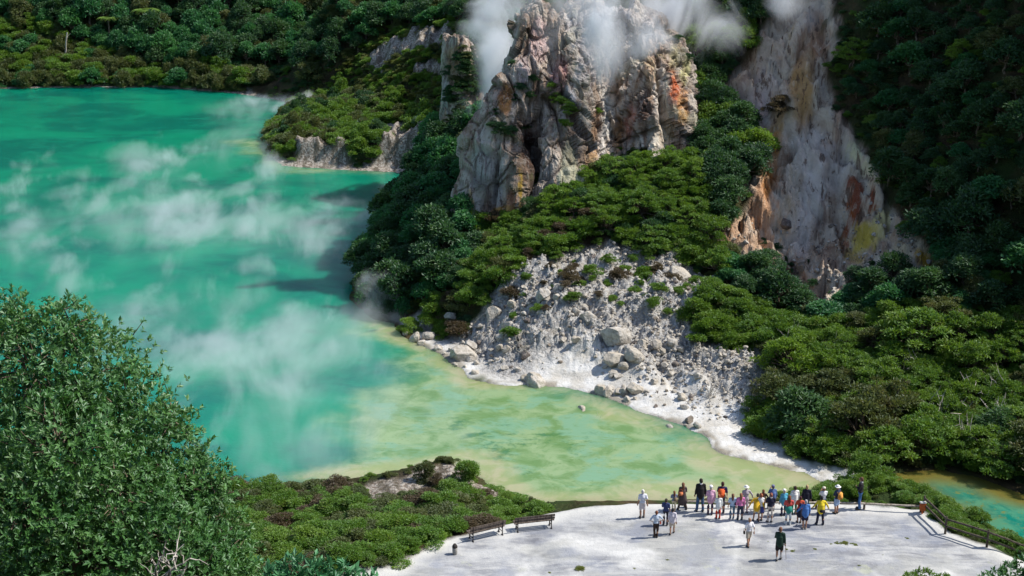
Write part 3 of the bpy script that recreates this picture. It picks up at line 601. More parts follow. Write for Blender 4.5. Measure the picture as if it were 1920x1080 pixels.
def variants(kind, mat):
    key = (kind, mat.name)
    if key not in VAR:
        if kind in ('spray', 'mound'): VAR[key] = [with_mats(m, mat, M_BARK) for m in PROTO[kind]]
        else: VAR[key] = [(with_mats(c, mat), with_mats(t, M_BARK)) for c, t in PROTO[kind]]
    return VAR[key]
PLANTS = []                                         # (x, y, r) of everything planted
def grow(name, kind, mat, loc, r, sz, label, cat, group, lean=(0, 0)):
    v = variants(kind, mat)[rnd.randrange(len(variants(kind, mat)))]
    rot = (lean[0] + rnd.gauss(0, .06), lean[1] + rnd.gauss(0, .06), rnd.random() * 6.283); s = (r, r, r * sz)
    if isinstance(v, tuple):
        o = bpy.data.objects.new(name, None); COL.objects.link(o); o.empty_display_size = .2
        c = bpy.data.objects.new('crown', v[0]); COL.objects.link(c); c.parent = o
        t = bpy.data.objects.new('trunk', v[1]); COL.objects.link(t); t.parent = o
    else:
        o = bpy.data.objects.new(name, v); COL.objects.link(o)
    o.location = loc; o.rotation_euler = rot; o.scale = s
    return tag(o, label, cat, group)
def slope(x, y):
    e = .6; return (height(np.array([x + e, x - e, x, x]), np.array([y, y, y + e, y - e])))
def scatter(poly, box, n, rr, gap, specs, avoid=('beach', 'scar', 'pen', 'mound', 'narrow'), tol=.35, sink=.12, keep=None, most=300, stuff=None):
    """specs: list of (weight, name, kind, mat, (zlo, zhi), label, category, group)"""
    g = np.random.default_rng(int(box[0] * 13 + box[2] * 7 + n) % 99991)
    x = g.uniform(box[0], box[1], n); y = g.uniform(box[2], box[3], n); h, d, td, m = height(x, y, True)
    px, py, dep = project(x, y, h); rad = rr[0] + (rr[1] - rr[0]) * g.random(n) ** 1.3
    ok = (sdist(poly, px, py) + fbm(x * .3, y * .3, 0, 3) * 14 > 0) & (d > .5) & (td < -rad * .85)
    for k in avoid: ok &= m[k] < tol
    if keep is not None: ok &= keep(x, y, px, py, g)
    cnt = 0; ws = [s[0] for s in specs]
    order = np.argsort(-rad) if gap < 1.0 else np.arange(n)
    for i in order:
        if not ok[i] or cnt >= most: continue
        xi, yi, ri = x[i], y[i], rad[i]
        if any((xi - a) ** 2 + (yi - b) ** 2 < (gap * (ri + c) * .5) ** 2 for a, b, c in PLANTS if abs(yi - b) < 6): continue
        s = rnd.choices(specs, ws)[0]; PLANTS.append((xi, yi, ri))
        if stuff is not None: stuff.append((xi, yi, h[i] - sink * ri, ri, ri * rnd.uniform(*s[4]), s[2], s[3])); cnt += 1; continue
        grow(s[1], s[2], s[3], (xi, yi, h[i] - sink * ri), ri, rnd.uniform(*s[4]), s[5], s[6], s[7]); cnt += 1
    return cnt

def mass(name, items, label):
    """one uncountable stand of plants: real plants instanced on points"""
    keys = sorted({(k, m.name) for *_, k, m in items}); mats = {m.name: m for *_, m in items}; src = bpy.data.collections.new(name + '_plants'); first = {}; n = 0; todo = []
    for k, mn in keys:
        vs = variants(k, mats[mn]); first[(k, mn)] = (n, len(vs))
        for v in vs:
            if isinstance(v, tuple):
                bm = bmesh.new(); bm.from_mesh(v[0]); n0 = len(bm.faces); bm.from_mesh(v[1]); bm.faces.ensure_lookup_table(); me = bpy.data.meshes.new('plant')
                for f in bm.faces[n0:]: f.material_index = 1
                bm.to_mesh(me); bm.free(); me.materials.append(mats[mn]); me.materials.append(M_BARK)
            else: me = v
            o = bpy.data.objects.new('p%04d' % n, me); src.objects.link(o); n += 1
    P = np.array([i[:3] for i in items]); me = bpy.data.meshes.new(name); me.vertices.add(len(P)); me.vertices.foreach_set('co', P.astype(np.float32).ravel())
    a = me.attributes.new('scl', 'FLOAT_VECTOR', 'POINT'); a.data.foreach_set('vector', np.array([(i[3], i[3], i[4]) for i in items], np.float32).ravel())
    a = me.attributes.new('turn', 'FLOAT_VECTOR', 'POINT'); a.data.foreach_set('vector', np.array([(rnd.gauss(0, .08), rnd.gauss(0, .08), rnd.random() * 6.28) for i in items], np.float32).ravel())
    a = me.attributes.new('pick', 'INT', 'POINT'); a.data.foreach_set('value', np.array([first[(i[5], i[6].name)][0] + rnd.randrange(first[(i[5], i[6].name)][1]) for i in items], np.int32))
    o = link(name, me); tag(o, label, None, None, 'stuff')
    ng = bpy.data.node_groups.new(name, 'GeometryNodeTree'); ng.interface.new_socket('Geometry', in_out='INPUT', socket_type='NodeSocketGeometry'); ng.interface.new_socket('Geometry', in_out='OUTPUT', socket_type='NodeSocketGeometry')
    N, L = ng.nodes.new, ng.links.new; gi, go = N('NodeGroupInput'), N('NodeGroupOutput'); ip = N('GeometryNodeInstanceOnPoints'); ci = N('GeometryNodeCollectionInfo')
    ci.inputs['Collection'].default_value = src; ci.inputs['Separate Children'].default_value = True; ci.inputs['Reset Children'].default_value = True
    def att(nm, t): q = N('GeometryNodeInputNamedAttribute'); q.data_type = t; q.inputs['Name'].default_value = nm; return q.outputs['Attribute']
    L(gi.outputs[0], ip.inputs['Points']); L(ci.outputs[0], ip.inputs['Instance']); ip.inputs['Pick Instance'].default_value = True
    L(att('pick', 'INT'), ip.inputs['Instance Index']); L(att('scl', 'FLOAT_VECTOR'), ip.inputs['Scale']); L(att('turn', 'FLOAT_VECTOR'), ip.inputs['Rotation']); L(ip.outputs[0], go.inputs[0])
    o.modifiers.new('plants', 'NODES').node_group = ng; return o

# ---------------------------------------------------------------- small things on the terrace and the shore
import bmesh
def ground(px, py, z=3.0):
    for _ in range(4):
        x, y, _z = onz(px, py, z); z = float(height(np.array([x]), np.array([y]))[0])
    return x, y, z
def flat_mat(name, c, rough=.85, var=.18, spec=.2):
    b = NB(name); n = b.noise(b.obj(), 9, 4, .6)
    b.bsdf(b.mix(b.rng(n, .3, .7), tuple(v * (1 - var) for v in c), tuple(min(.9, v * (1 + var)) for v in c)), rough, spec, b.bump(n, .25, .02)); return b.m
CM = {}
def cloth(c):
    if c not in CM: CM[c] = flat_mat('cloth_%d' % len(CM), c)
    return CM[c]
M_SKIN = flat_mat('skin', (.42, .23, .15), .6, .08); M_EYE = flat_mat('eye', (.03, .02, .015), .3, 0); M_LIP = flat_mat('lips', (.35, .10, .08), .5, 0)
def capsule(bm, pts, rads, sides=10):
    """closed tapered tube with rounded ends"""
    pts = [Vector(p) for p in pts]; rings = []
    d0 = (pts[1] - pts[0]).normalized(); d1 = (pts[-1] - pts[-2]).normalized()
    st = [(pts[0] - d0 * rads[0] * .85, rads[0] * .5, d0)] + [(p, r, None) for p, r in zip(pts, rads)] + [(pts[-1] + d1 * rads[-1] * .85, rads[-1] * .5, d1)]
    for i, (p, r, d) in enumerate(st):
        if d is None: d = (st[i + 1][0] - st[i - 1][0]).normalized()
        a = d.orthogonal().normalized() if abs(d.z) > .999 else d.cross(Vector((0, 0, 1))).normalized()
        b = d.cross(a); rings.append([bm.verts.new(p + (a * math.cos(t) + b * math.sin(t)) * r) for t in [k * 6.28318 / sides for k in range(sides)]])
    for q, w in zip(rings, rings[1:]):
        for k in range(sides): bm.faces.new((q[k], q[(k + 1) % sides], w[(k + 1) % sides], w[k]))
    bm.faces.new(rings[0][::-1]); bm.faces.new(rings[-1])
def ball(bm, c, r, u=14, v=9, zmin=None):
    M = Matrix.Translation(c) @ Matrix.Diagonal((r[0], r[1], r[2], 1)); return bmesh.ops.create_uvsphere(bm, u_segments=u, v_segments=v, radius=1, matrix=M)
def box(bm, c, s, rot=None):
    M = Matrix.Translation(c) @ (rot.to_matrix().to_4x4() if rot else Matrix()) @ Matrix.Diagonal((s[0], s[1], s[2], 1)); return bmesh.ops.create_cube(bm, size=1, matrix=M)
def to_mesh(bm, name, smooth=True):
    bmesh.ops.recalc_face_normals(bm, faces=bm.faces); me = bpy.data.meshes.new(name); bm.to_mesh(me); bm.free()
    me.polygons.foreach_set('use_smooth', np.full(len(me.polygons), smooth)); return me
def weld(bm, name, vox=.016, it=2):
    """one continuous surface from overlapping closed volumes"""
    me = to_mesh(bm, name); o = bpy.data.objects.new('build', me); COL.objects.link(o)
    m = o.modifiers.new('r', 'REMESH'); m.mode = 'VOXEL'; m.voxel_size = vox; m.use_smooth_shade = True
    if it: s = o.modifiers.new('s', 'SMOOTH'); s.factor = .5; s.iterations = it
    dg = bpy.context.evaluated_depsgraph_get(); out = bpy.data.meshes.new_from_object(o.evaluated_get(dg)); out.name = name
    bpy.data.objects.remove(o); bpy.data.meshes.remove(me); return out
def bevel_box(bm, c, s, b=.02, rot=None):
    r = box(bm, c, s, rot); bmesh.ops.bevel(bm, geom=list({e for v in r['verts'] for e in v.link_edges}), offset=b, segments=2, affect='EDGES')

ARMS = {'down': ((.232, -.02, 1.12), (.245, .06, .88)), 'hips': ((.40, -.07, 1.17), (.19, .03, 1.01)), 'front': ((.225, .15, 1.17), (.075, .27, 1.40)),
        'fold': ((.235, .06, 1.14), (-.02, .20, 1.17)), 'back': ((.25, -.13, 1.15), (.07, -.165, .97)), 'out': ((.34, .0, 1.18), (.43, .12, .98)), 'swing': ((.235, -.14, 1.15), (.25, -.12, .90))}
def person(px, py, top, yaw, label, shirt, legs, hair, shirt_kind='short', leg_kind='trousers', hair_kind='short', arms=('down', 'down'), stance=.1, stride=0.0, bend=0, H=None, hat=None, shoes=(.05, .045, .04), girth=1.0, sock=None, collar=None):
    x, y, z = ground(px, py); dist = math.sqrt(x * x + y * y + (CZ - z) ** 2); th = math.asin((CZ - z) / dist)
    H = H or (py - top) * dist / (F * math.cos(th)); k = H / 1.73
    root = bpy.data.objects.new('person', None); COL.objects.link(root); root.empty_display_size = .3
    root.location = (x, y, z + .005); root.rotation_euler = (0, 0, R(yaw)); root.scale = (k, k, k)
    tag(root, label, 'person', 'people on the viewing terrace')
    B = Matrix.Translation((0, -.06 * bool(bend), .93)) @ Matrix.Rotation(R(-bend), 4, 'X') @ Matrix.Translation((0, 0, -.93))
    U = lambda p: tuple(B @ Vector(p)); g = girth; kn = .10 if bend else .015
    st = {s: ((s * .085, 0, .90), (s * (.07 + stance * .35), kn + s * stride * .45, .49), (s * stance, -.01 + s * stride, .085)) for s in (-1, 1)}
    ar = {}
    for s, nm in ((-1, arms[0]), (1, arms[1])):
        e, w = ARMS[nm]; ar[s] = ((s * .175, 0, 1.405), (s * e[0], e[1], e[2]), (s * w[0], w[1], w[2]))
    torso = lambda bm, q: (ball(bm, U((0, 0, .97)), (.165 * g + q, .115 * g + q, .13 + q)), capsule(bm, [U((0, 0, .98)), U((0, .01, 1.12)), U((0, 0, 1.28))], [.125 * g + q, .12 * g + q, .13 * g + q], 14),
                          ball(bm, U((0, 0, 1.26)), (.17 * g + q, .115 * g + q, .20 + q)), capsule(bm, [U((-.15, 0, 1.395)), U((0, 0, 1.42)), U((.15, 0, 1.395))], [.058 + q, .07 + q, .058 + q]))
    # body: one skin surface
    bm = bmesh.new(); torso(bm, 0); capsule(bm, [U((0, -.01, 1.40)), U((0, .01, 1.53))], [.056, .05])
    hc = (0, .02, 1.615); ball(bm, U(hc), (.076, .096, .116)); ball(bm, U((0, .045, 1.565)), (.055, .06, .065)); ball(bm, U((0, .118, 1.60)), (.014, .02, .024), 8, 6)
    for s in (-1, 1):
        ball(bm, U((s * .078, .01, 1.605)), (.012, .022, .032), 8, 6)
        capsule(bm, st[s], [.088, .060, .040]); capsule(bm, [st[s][1], ((st[s][1][0] + st[s][2][0]) / 2, st[s][2][1] * .5 + st[s][1][1] * .5 - .015, .34), st[s][2]], [.056, .056, .038])
        capsule(bm, [(s * stance, st[s][2][1] - .03, .045), (s * (stance + .02), st[s][2][1] + .14, .035)], [.042, .036])
        capsule(bm, [U(p) for p in ar[s]], [.052, .040, .027])
    body = weld(bm, 'body', .017)
    bm = bmesh.new(); bm.from_mesh(body); n0 = len(bm.faces)
    for s in (-1, 1):                                  # hands: palm, four fingers, thumb
        el, w = Vector(U(ar[s][1])), Vector(U(ar[s][2])); d = (w - el).normalized(); side = d.cross(Vector((0, 1, 0))); side = (side if side.length > .1 else d.cross(Vector((1, 0, 0)))).normalized(); nb = d.cross(side) 
        capsule(bm, [w, w + d * .07], [.027, .036], 8)
        for i, L in enumerate((.062, .074, .078, .066)):
            b0 = w + d * .085 + side * (-.027 + .018 * i); capsule(bm, [b0, b0 + d * L * .5 + nb * .006, b0 + d * L * .92 + nb * .024], [.0095, .009, .007], 6)
        b0 = w + d * .03 - side * .033; capsule(bm, [b0, b0 + d * .03 - side * .02, b0 + d * .06 - side * .024 + nb * .01], [.012, .011, .008], 6)
    n1 = len(bm.faces)
    for s in (-1, 1): ball(bm, U((s * .03, .106, 1.63)), (.011, .008, .008), 8, 5)
    n2 = len(bm.faces); ball(bm, U((0, .108, 1.557)), (.022, .007, .007), 8, 5)
    bm.faces.ensure_lookup_table()
    for f in bm.faces[n1:n2]: f.material_index = 1
    for f in bm.faces[n2:]: f.material_index = 2
    for f in bm.faces: f.smooth = True
    bm.to_mesh(body); bm.free(); link('body', body, [M_SKIN, M_EYE, M_LIP], root)
    # clothes
    bm = bmesh.new(); torso(bm, .014)
    slv = {'none': 0, 'short': .55, 'long': 1.0}.get(shirt_kind, 1.0)
    for s in (-1, 1):
        a, e, w = [Vector(U(p)) for p in ar[s]]
        if slv >= 1: capsule(bm, [a, e, e + (w - e) * .95], [.068, .056, .042])
        elif slv > 0: capsule(bm, [a, a + (e - a) * .8], [.068, .060])
    if shirt_kind in ('jacket', 'coat', 'loose'):
        capsule(bm, [U((0, 0, 1.25)), U((0, 0, .95)), U((0, 0, .84))], [.17 * g, .185 * g, .185 * g], 16); capsule(bm, [U((-.12, -.01, 1.41)), U((.12, -.01, 1.41))], [.075, .075])
    if shirt_kind == 'coat':
        for s in (-1, 1): capsule(bm, [(s * .04, 0, .92), (s * .10, -.02, .48)], [.17, .19], 14)
        capsule(bm, [(0, 0, .92), (0, -.02, .46)], [.18, .19], 14)
    link({'coat': 'coat', 'jacket': 'jacket'}.get(shirt_kind, 'shirt'), weld(bm, 'shirt', .018), cloth(shirt), root)
    bm = bmesh.new(); ball(bm, (0, 0, .95), (.178 * g, .13 * g, .12))
    lk = {'trousers': .97, 'shorts': .0, 'skirt': 0}.get(leg_kind)
    for s in (-1, 1):
        h, kk, an = [Vector(p) for p in st[s]]
        if leg_kind == 'trousers': capsule(bm, [h, kk, kk + (an - kk) * .97], [.105, .076, .066])
        else: capsule(bm, [h, h + (kk - h) * .82], [.108, .10])
    if leg_kind == 'skirt': capsule(bm, [(0, 0, .95), (0, 0, .52)], [.15, .20], 16)
    link(leg_kind if leg_kind != 'skirt' else 'skirt', weld(bm, leg_kind, .018), cloth(legs), root)
    for s in (-1, 1):
        bm = bmesh.new(); fy = st[s][2][1]; capsule(bm, [(s * stance, fy - .035, .05), (s * (stance + .01), fy + .06, .045), (s * (stance + .02), fy + .16, .036)], [.050, .050, .042])
        link('shoe', to_mesh(bm, 'shoe'), cloth(shoes), root)
        if sock:
            bm = bmesh.new(); a, q = Vector(st[s][1]), Vector(st[s][2]); capsule(bm, [a + (q - a) * .25, q], [.066, .05]); link('sock', to_mesh(bm, 'sock'), cloth(sock), root)
    bm = bmesh.new(); ball(bm, U((0, .0, 1.645)), (.088, .100, .102)); ball(bm, U((0, -.03, 1.60)), (.086, .082, .095))
    if hair_kind == 'long': capsule(bm, [U((0, -.05, 1.62)), U((0, -.085, 1.48)), U((0, -.10, 1.36))], [.085, .085, .06], 12)
    if hair_kind == 'bun': ball(bm, U((0, -.12, 1.66)), (.05, .05, .05))
    link('hair', weld(bm, 'hair', .016), cloth(hair), root)
    if collar:
        bm = bmesh.new(); capsule(bm, [U((0, -.012, 1.455)), U((0, -.005, 1.495))], [.076, .066], 14); link('collar', to_mesh(bm, 'collar'), cloth(collar), root)
    if hat:
        bm = bmesh.new(); ball(bm, U((0, .005, 1.69)), (.106, .118, .085))
        if hat[0] == 'sun': ball(bm, U((0, .005, 1.655)), (.175, .19, .018), 20, 6)
        else: ball(bm, U((0, .12, 1.665)), (.075, .09, .014), 14, 6)
        link('hat', weld(bm, 'hat', .014), cloth(hat[1]), root)
    root['xyz'] = 0; del root['xyz']
    return root, k, U
def pack(who, c, s, col, name, label, cat, yaw=0, straps=True, strap_col=None):
    """a bag carried by a person: its own thing, placed in that person's frame"""
    root, k, U = who
    o = bpy.data.objects.new(name, None); COL.objects.link(o); M = Matrix.Translation(root.location) @ Matrix.Rotation(root.rotation_euler.z, 4, 'Z') @ Matrix.Scale(k, 4)
    o.matrix_world = M @ Matrix.Translation(U(c)) @ Matrix.Rotation(R(yaw), 4, 'Z'); tag(o, label, cat)
    bm = bmesh.new(); bevel_box(bm, (0, 0, 0), s, min(s) * .35); link('body', to_mesh(bm, 'bag_body'), cloth(col), o)
    bm = bmesh.new(); bevel_box(bm, (0, -s[1] * .52, -s[2] * .16), (s[0] * .7, s[1] * .3, s[2] * .45), .02); link('pocket', to_mesh(bm, 'pocket'), cloth(tuple(v * .75 for v in col)), o)
    if straps:
        for q in ((-1, 1) if straps == 2 else (1,)):
            bm = bmesh.new()
            if straps == 2: capsule(bm, [(q * s[0] * .35, s[1] * .4, s[2] * .4), (q * s[0] * .4, s[1] * .4 + .16, s[2] * .55), (q * s[0] * .42, s[1] * .4 + .24, s[2] * .1), (q * s[0] * .4, s[1] * .4 + .1, -s[2] * .4)], [.014] * 4, 6)
            else: capsule(bm, [(-s[0] * .42, 0, s[2] * .4), (-s[0] * .2, .02, s[2] * .5 + .16), (s[0] * .2, .02, s[2] * .5 + .16), (s[0] * .42, 0, s[2] * .4)], [.010] * 4, 6)
            link('strap', to_mesh(bm, 'strap'), cloth(strap_col or tuple(v * .6 for v in col)), o)
    return o
WH, NV, JN, DK, BR, AU, BL = (.70, .70, .72), (.025, .03, .07), (.07, .13, .24), (.03, .028, .03), (.06, .035, .02), (.16, .06, .03), (.40, .29, .15)
def make_people():
    p = person
    p(1204, 971, 920, 8, 'white haired man in white shirt and pale shorts standing alone beside the lake edge', (.66,.68,.76), (.66,.60,.60), (.60,.58,.55), 'short', 'shorts', 'short', ('down','swing'), .10, .03, sock=(.30,.22,.18))
    w = p(1229.5, 1008, 960, 6, 'person in pale blue shirt and brown trousers with hands on hips', (.48,.56,.68), (.045,.03,.025), AU, 'short', 'trousers', 'short', ('hips','hips'), .07)
    pack(w, (.24,-.02,.96), (.17,.08,.17), (.55,.10,.06), 'shoulder_bag', 'small red bag at the hip of the person with hands on hips', 'bag', 80)
    p(1247.5, 985, 937, -18, 'person in navy waistcoat and dark trousers behind the hands on hips person', (.05,.065,.16), (.03,.03,.045), (.05,.04,.03), 'short', 'trousers', 'short', ('fold','down'), .10)
    p(1260, 1001, 955, -12, 'person in pale lilac shirt and beige shorts walking towards the lake', (.58,.55,.62), (.55,.47,.38), DK, 'loose', 'shorts', 'short', ('down','swing'), .09, .16)
    w = p(1263, 960, 922, 10, 'long haired woman in grey blue top behind the beige shorts walker', (.16,.19,.27), (.52,.46,.33), AU, 'short', 'trousers', 'long', ('fold','down'), .09)
    pack(w, (.06,-.19,1.12), (.26,.12,.30), (.24,.18,.12), 'backpack', 'beige brown pack on the back of the long haired woman in grey blue', 'backpack', 0, 2)
    w = p(1279, 956, 907, 4, 'woman in long dark coat standing with feet apart', (.085,.065,.065), (.06,.05,.05), (.15,.07,.04), 'coat', 'trousers', 'long', ('down','fold'), .24)
    pack(w, (-.16,-.21,1.13), (.27,.11,.24), (.62,.22,.10), 'shoulder_bag', 'orange bag on the back of the woman in the long dark coat', 'bag', -6)
    p(1312, 959, 900, 2, 'tall man in black sweater with white collar and blue jeans', (.022,.02,.022), JN, (.035,.028,.022), 'jacket', 'trousers', 'short', ('down','down'), .15, collar=WH)
    p(1331, 965, 913, -3, 'person in pink jacket, white hat and dark purple trousers', (.62,.36,.50), (.06,.045,.09), (.5,.45,.4), 'jacket', 'trousers', 'short', ('fold','down'), .10, hat=('cap', (.75,.72,.74)), girth=1.05)
    w = p(1352.5, 962, 906, -8, 'dark haired person in navy top carrying an orange backpack', (.03,.035,.10), (.06,.06,.08), (.06,.03,.025), 'short', 'trousers', 'short', ('fold','down'), .10)
    pack(w, (-.05,-.21,1.20), (.34,.17,.46), (.75,.14,.04), 'backpack', 'orange backpack on the dark haired person in navy', 'backpack', 0, 2)
    p(1346, 973, 929, 0, 'child in white jacket and bright red trousers', (.68,.70,.70), (.72,.05,.02), (.28,.08,.05), 'jacket', 'trousers', 'short', ('fold','down'), .10)
    w = p(1372, 974, 928, -6, 'girl in pale blue top and jeans with brown hair', (.42,.54,.72), (.08,.15,.22), (.14,.07,.045), 'short', 'trousers', 'long', ('down','down'), .09, shoes=(.6,.6,.62))
    pack(w, (.17,-.06,1.10), (.09,.09,.22), (.04,.05,.06), 'shoulder_bag', 'slim dark bag on the shoulder of the girl in pale blue', 'bag', 0)
    p(1387, 975, 927, 2, 'girl in bright pink sweater and dark jeans', (.62,.20,.42), (.035,.045,.08), (.24,.11,.06), 'long', 'trousers', 'long', ('down','down'), .12)
    p(1397, 962, 913, 8, 'person in striped grey top and white hat behind the girl in pink', (.42,.38,.42), (.60,.50,.54), (.4,.35,.3), 'long', 'trousers', 'short', ('down','out'), .10, hat=('sun', (.78,.78,.70)))
    p(1417.5, 977, 938, -14, 'person in golden yellow jacket and cream shorts bending forward', (.66,.40,.03), (.60,.52,.34), DK, 'jacket', 'shorts', 'short', ('out','out'), .16, 0, bend=34, H=1.56, girth=1.1)
    p(1425, 976, 928, 5, 'person in white sleeveless top and blue shorts beside the yellow jacket', (.72,.72,.72), (.06,.08,.28), (.30,.11,.06), 'none', 'shorts', 'short', ('fold','fold'), .09)
    p(1429, 962, 920, -10, 'brown haired person in dark jacket behind the white sleeveless top', (.05,.035,.03), (.04,.04,.05), (.12,.05,.03), 'jacket', 'trousers', 'long', ('down','out'), .09)
    p(1447, 958, 912, 6, 'person in denim blue jacket and grey cap at the rail', (.10,.16,.34), (.08,.10,.16), (.12,.12,.16), 'jacket', 'trousers', 'short', ('front','down'), .10, hat=('cap', (.16,.17,.27)), girth=1.12)
    p(1443, 979, 927, -2, 'person in navy top and cream trousers with auburn hair', (.022,.022,.045), (.66,.58,.52), (.24,.09,.06), 'short', 'trousers', 'bun', ('fold','fold'), .10, collar=(.6,.6,.6))
    w = p(1403, 1024, 974, 20, 'fair haired man in white shirt and beige shorts walking across the terrace', (.72,.72,.78), (.48,.42,.34), (.34,.20,.13), 'short', 'shorts', 'short', ('down','swing'), .08, .14)
    pack(w, (-.27,.06,.86), (.10,.14,.20), (.03,.03,.03), 'shoulder_bag', 'small black bag in the hand of the fair haired man walking across', 'bag', 0)
    p(1468, 967, 920, 14, 'person in turquoise and white jacket with white cap', (.10,.38,.55), (.03,.035,.08), (.5,.45,.4), 'jacket', 'trousers', 'short', ('down','fold'), .09, hat=('cap', (.75,.74,.70)))
    w = p(1477, 984, 932, 0, 'person in red top with green jumper round the waist and white trousers', (.58,.09,.08), (.62,.68,.72), (.16,.05,.03), 'short', 'trousers', 'long', ('fold','fold'), .11, shoes=(.6,.6,.6))
    bm = bmesh.new(); capsule(bm, [(0, -.01, .88), (0, -.01, 1.02)], [.205, .185], 16); link('jumper', to_mesh(bm, 'jumper'), cloth((.03, .24, .19)), w[0])
    p(1488, 964, 914, 10, 'dark haired person in loose white shirt and green trousers', (.74,.74,.73), (.03,.22,.12), (.06,.035,.03), 'loose', 'trousers', 'short', ('fold','down'), .10)
    w = p(1498, 980, 933, -6, 'dark haired person in red top and navy skirt', (.60,.10,.05), (.03,.03,.05), (.08,.03,.03), 'short', 'skirt', 'short', ('fold','down'), .09)
    pack(w, (.04,-.18,1.22), (.22,.12,.24), (.03,.035,.08), 'backpack', 'small navy pack on the back of the person in red and navy', 'backpack', 0, 2)
    p(1508, 992, 940, 4, 'grey haired person in bright blue jacket and dark shorts', (.07,.18,.46), (.025,.025,.05), (.34,.34,.36), 'jacket', 'shorts', 'short', ('out','down'), .07, shoes=(.3,.28,.26))
    p(1510, 963, 912, -12, 'fair haired person in navy jacket with a pale stripe', (.02,.02,.035), (.04,.05,.10), BL, 'jacket', 'trousers', 'short', ('down','down'), .10)
    w = p(1537, 984, 933, 0, 'person in yellow jacket and navy trousers with legs apart', (.74,.58,.04), (.022,.025,.05), DK, 'jacket', 'trousers', 'short', ('out','out'), .18, girth=1.1)
    pack(w, (.04,-.22,.92), (.30,.12,.16), (.02,.02,.03), 'waist_bag', 'black waist bag on the person in the yellow jacket with legs apart', 'bag', 0, 0)
    p(1542, 962, 916, 8, 'brown haired person in white shirt behind the yellow jacket', (.72,.74,.78), (.10,.10,.14), (.18,.06,.04), 'short', 'trousers', 'short', ('front','front'), .09, hat=('cap', (.62,.56,.46)))
    w = p(1567.5, 963, 913, 38, 'person in white sun hat, navy top and pale blue shorts at the rail', (.03,.045,.09), (.34,.46,.66), (.3,.25,.2), 'short', 'shorts', 'short', ('fold','down'), .08, hat=('sun', (.78,.78,.76)))
    pack(w, (0,-.20,1.16), (.32,.18,.44), (.70,.34,.08), 'backpack', 'yellow orange backpack on the person in the white sun hat', 'backpack', 0, 2)
    p(1611, 955, 898, 70, 'dark haired man in black sweater and jeans standing sideways at the rail', (.022,.02,.025), (.05,.13,.30), (.11,.06,.04), 'long', 'trousers', 'short', ('fold','down'), .09, collar=WH)
    w = p(1460, 1050, 992, -16, 'person in dark green jacket and black shorts alone in the foreground with a walking stick', (.02,.045,.032), (.022,.02,.02), (.18,.09,.06), 'jacket', 'shorts', 'short', ('fold','down'), .08, .10, sock=(.66,.64,.62))
    root, k, U = w; o = bpy.data.objects.new('walking_stick', None); COL.objects.link(o); x, y, z = root.location
    M = Matrix.Translation(root.location) @ Matrix.Rotation(root.rotation_euler.z, 4, 'Z') @ Matrix.Scale(k, 4); o.matrix_world = M @ Matrix.Translation((.30, .10, 0))
    tag(o, 'thin wooden walking stick held by the person in the dark green jacket', 'walking stick')
    bm = bmesh.new(); capsule(bm, [(.03, .05, .012), (-.03, -.02, .86)], [.010, .013], 6); link('shaft', to_mesh(bm, 'shaft'), cloth((.16, .10, .05)), o)
    bm = bmesh.new(); capsule(bm, [(-.03, -.05, .875), (-.03, .05, .875)], [.016, .016], 6); link('handle', to_mesh(bm, 'handle'), cloth((.08, .05, .03)), o)
make_people()

# ---- benches, bin, rails
M_WOOD = bark_mat('weathered_wood', (.07, .055, .045), (.17, .14, .12)); M_IRON = flat_mat('dark_iron', (.05, .045, .045), .6)
M_PALEW = bark_mat('sunbleached_rail', (.24, .20, .16), (.46, .42, .36)); M_RAILD = bark_mat('dark_rail', (.05, .042, .034), (.12, .10, .08))
def bench(a, b, label):
    A, B = Vector(ground(*a)), Vector(ground(*b)); mid = (A + B) / 2; d = B - A; L = d.xy.length + .35
    o = bpy.data.objects.new('park_bench', None); COL.objects.link(o); o.location = mid; o.rotation_euler = (0, -math.asin(max(-.2, min(.2, d.z / d.length))), math.atan2(d.y, d.x)); tag(o, label, 'bench', 'benches facing the lake')
    bm = bmesh.new()
    for q in range(3): bevel_box(bm, (0, .12 + q * .15, .45), (L, .125, .045), .01)
    link('seat', to_mesh(bm, 'seat', False), M_WOOD, o)
    bm = bmesh.new()
    for q in range(2): bevel_box(bm, (0, -.03 - q * .035, .64 + q * .17), (L, .04, .13), .01)
    link('backrest', to_mesh(bm, 'backrest', False), M_WOOD, o)
    for s in (-1, 1):
        bm = bmesh.new(); X = s * (d.xy.length / 2)
        capsule(bm, [(X, .0, .04), (X, .0, .42), (X, -.075, .86)], [.035, .032, .026], 8); capsule(bm, [(X, .42, .04), (X, .36, .42)], [.035, .032], 8); capsule(bm, [(X, -.02, .40), (X, .44, .40)], [.03, .03], 8); capsule(bm, [(X, .0, .2), (X, .4, .2)], [.02, .02], 8)
        for q in (0, .42): capsule(bm, [(X, q - .05, .02), (X, q + .05, .02)], [.04, .04], 8)
        link('leg', to_mesh(bm, 'leg'), M_IRON, o)
bench((887, 1016), (942, 1003), 'wooden bench on the terrace edge, the one nearer the small bin')
bench((971, 998), (1034, 991), 'wooden bench on the terrace edge, the one nearer the crowd')
x, y, z = ground(853, 1039); o = bpy.data.objects.new('litter_bin', None); COL.objects.link(o); o.location = (x, y, z); tag(o, 'short grey round bin with a dark open top standing near the benches', 'bin')
bm = bmesh.new(); capsule(bm, [(0, 0, .05), (0, 0, .36)], [.125, .135], 18); link('drum', to_mesh(bm, 'drum'), flat_mat('bin_grey', (.30, .29, .27)), o)
bm = bmesh.new(); capsule(bm, [(0, 0, .40), (0, 0, .47)], [.142, .13], 18); link('lid', to_mesh(bm, 'lid'), flat_mat('bin_dark', (.04, .036, .034)), o)

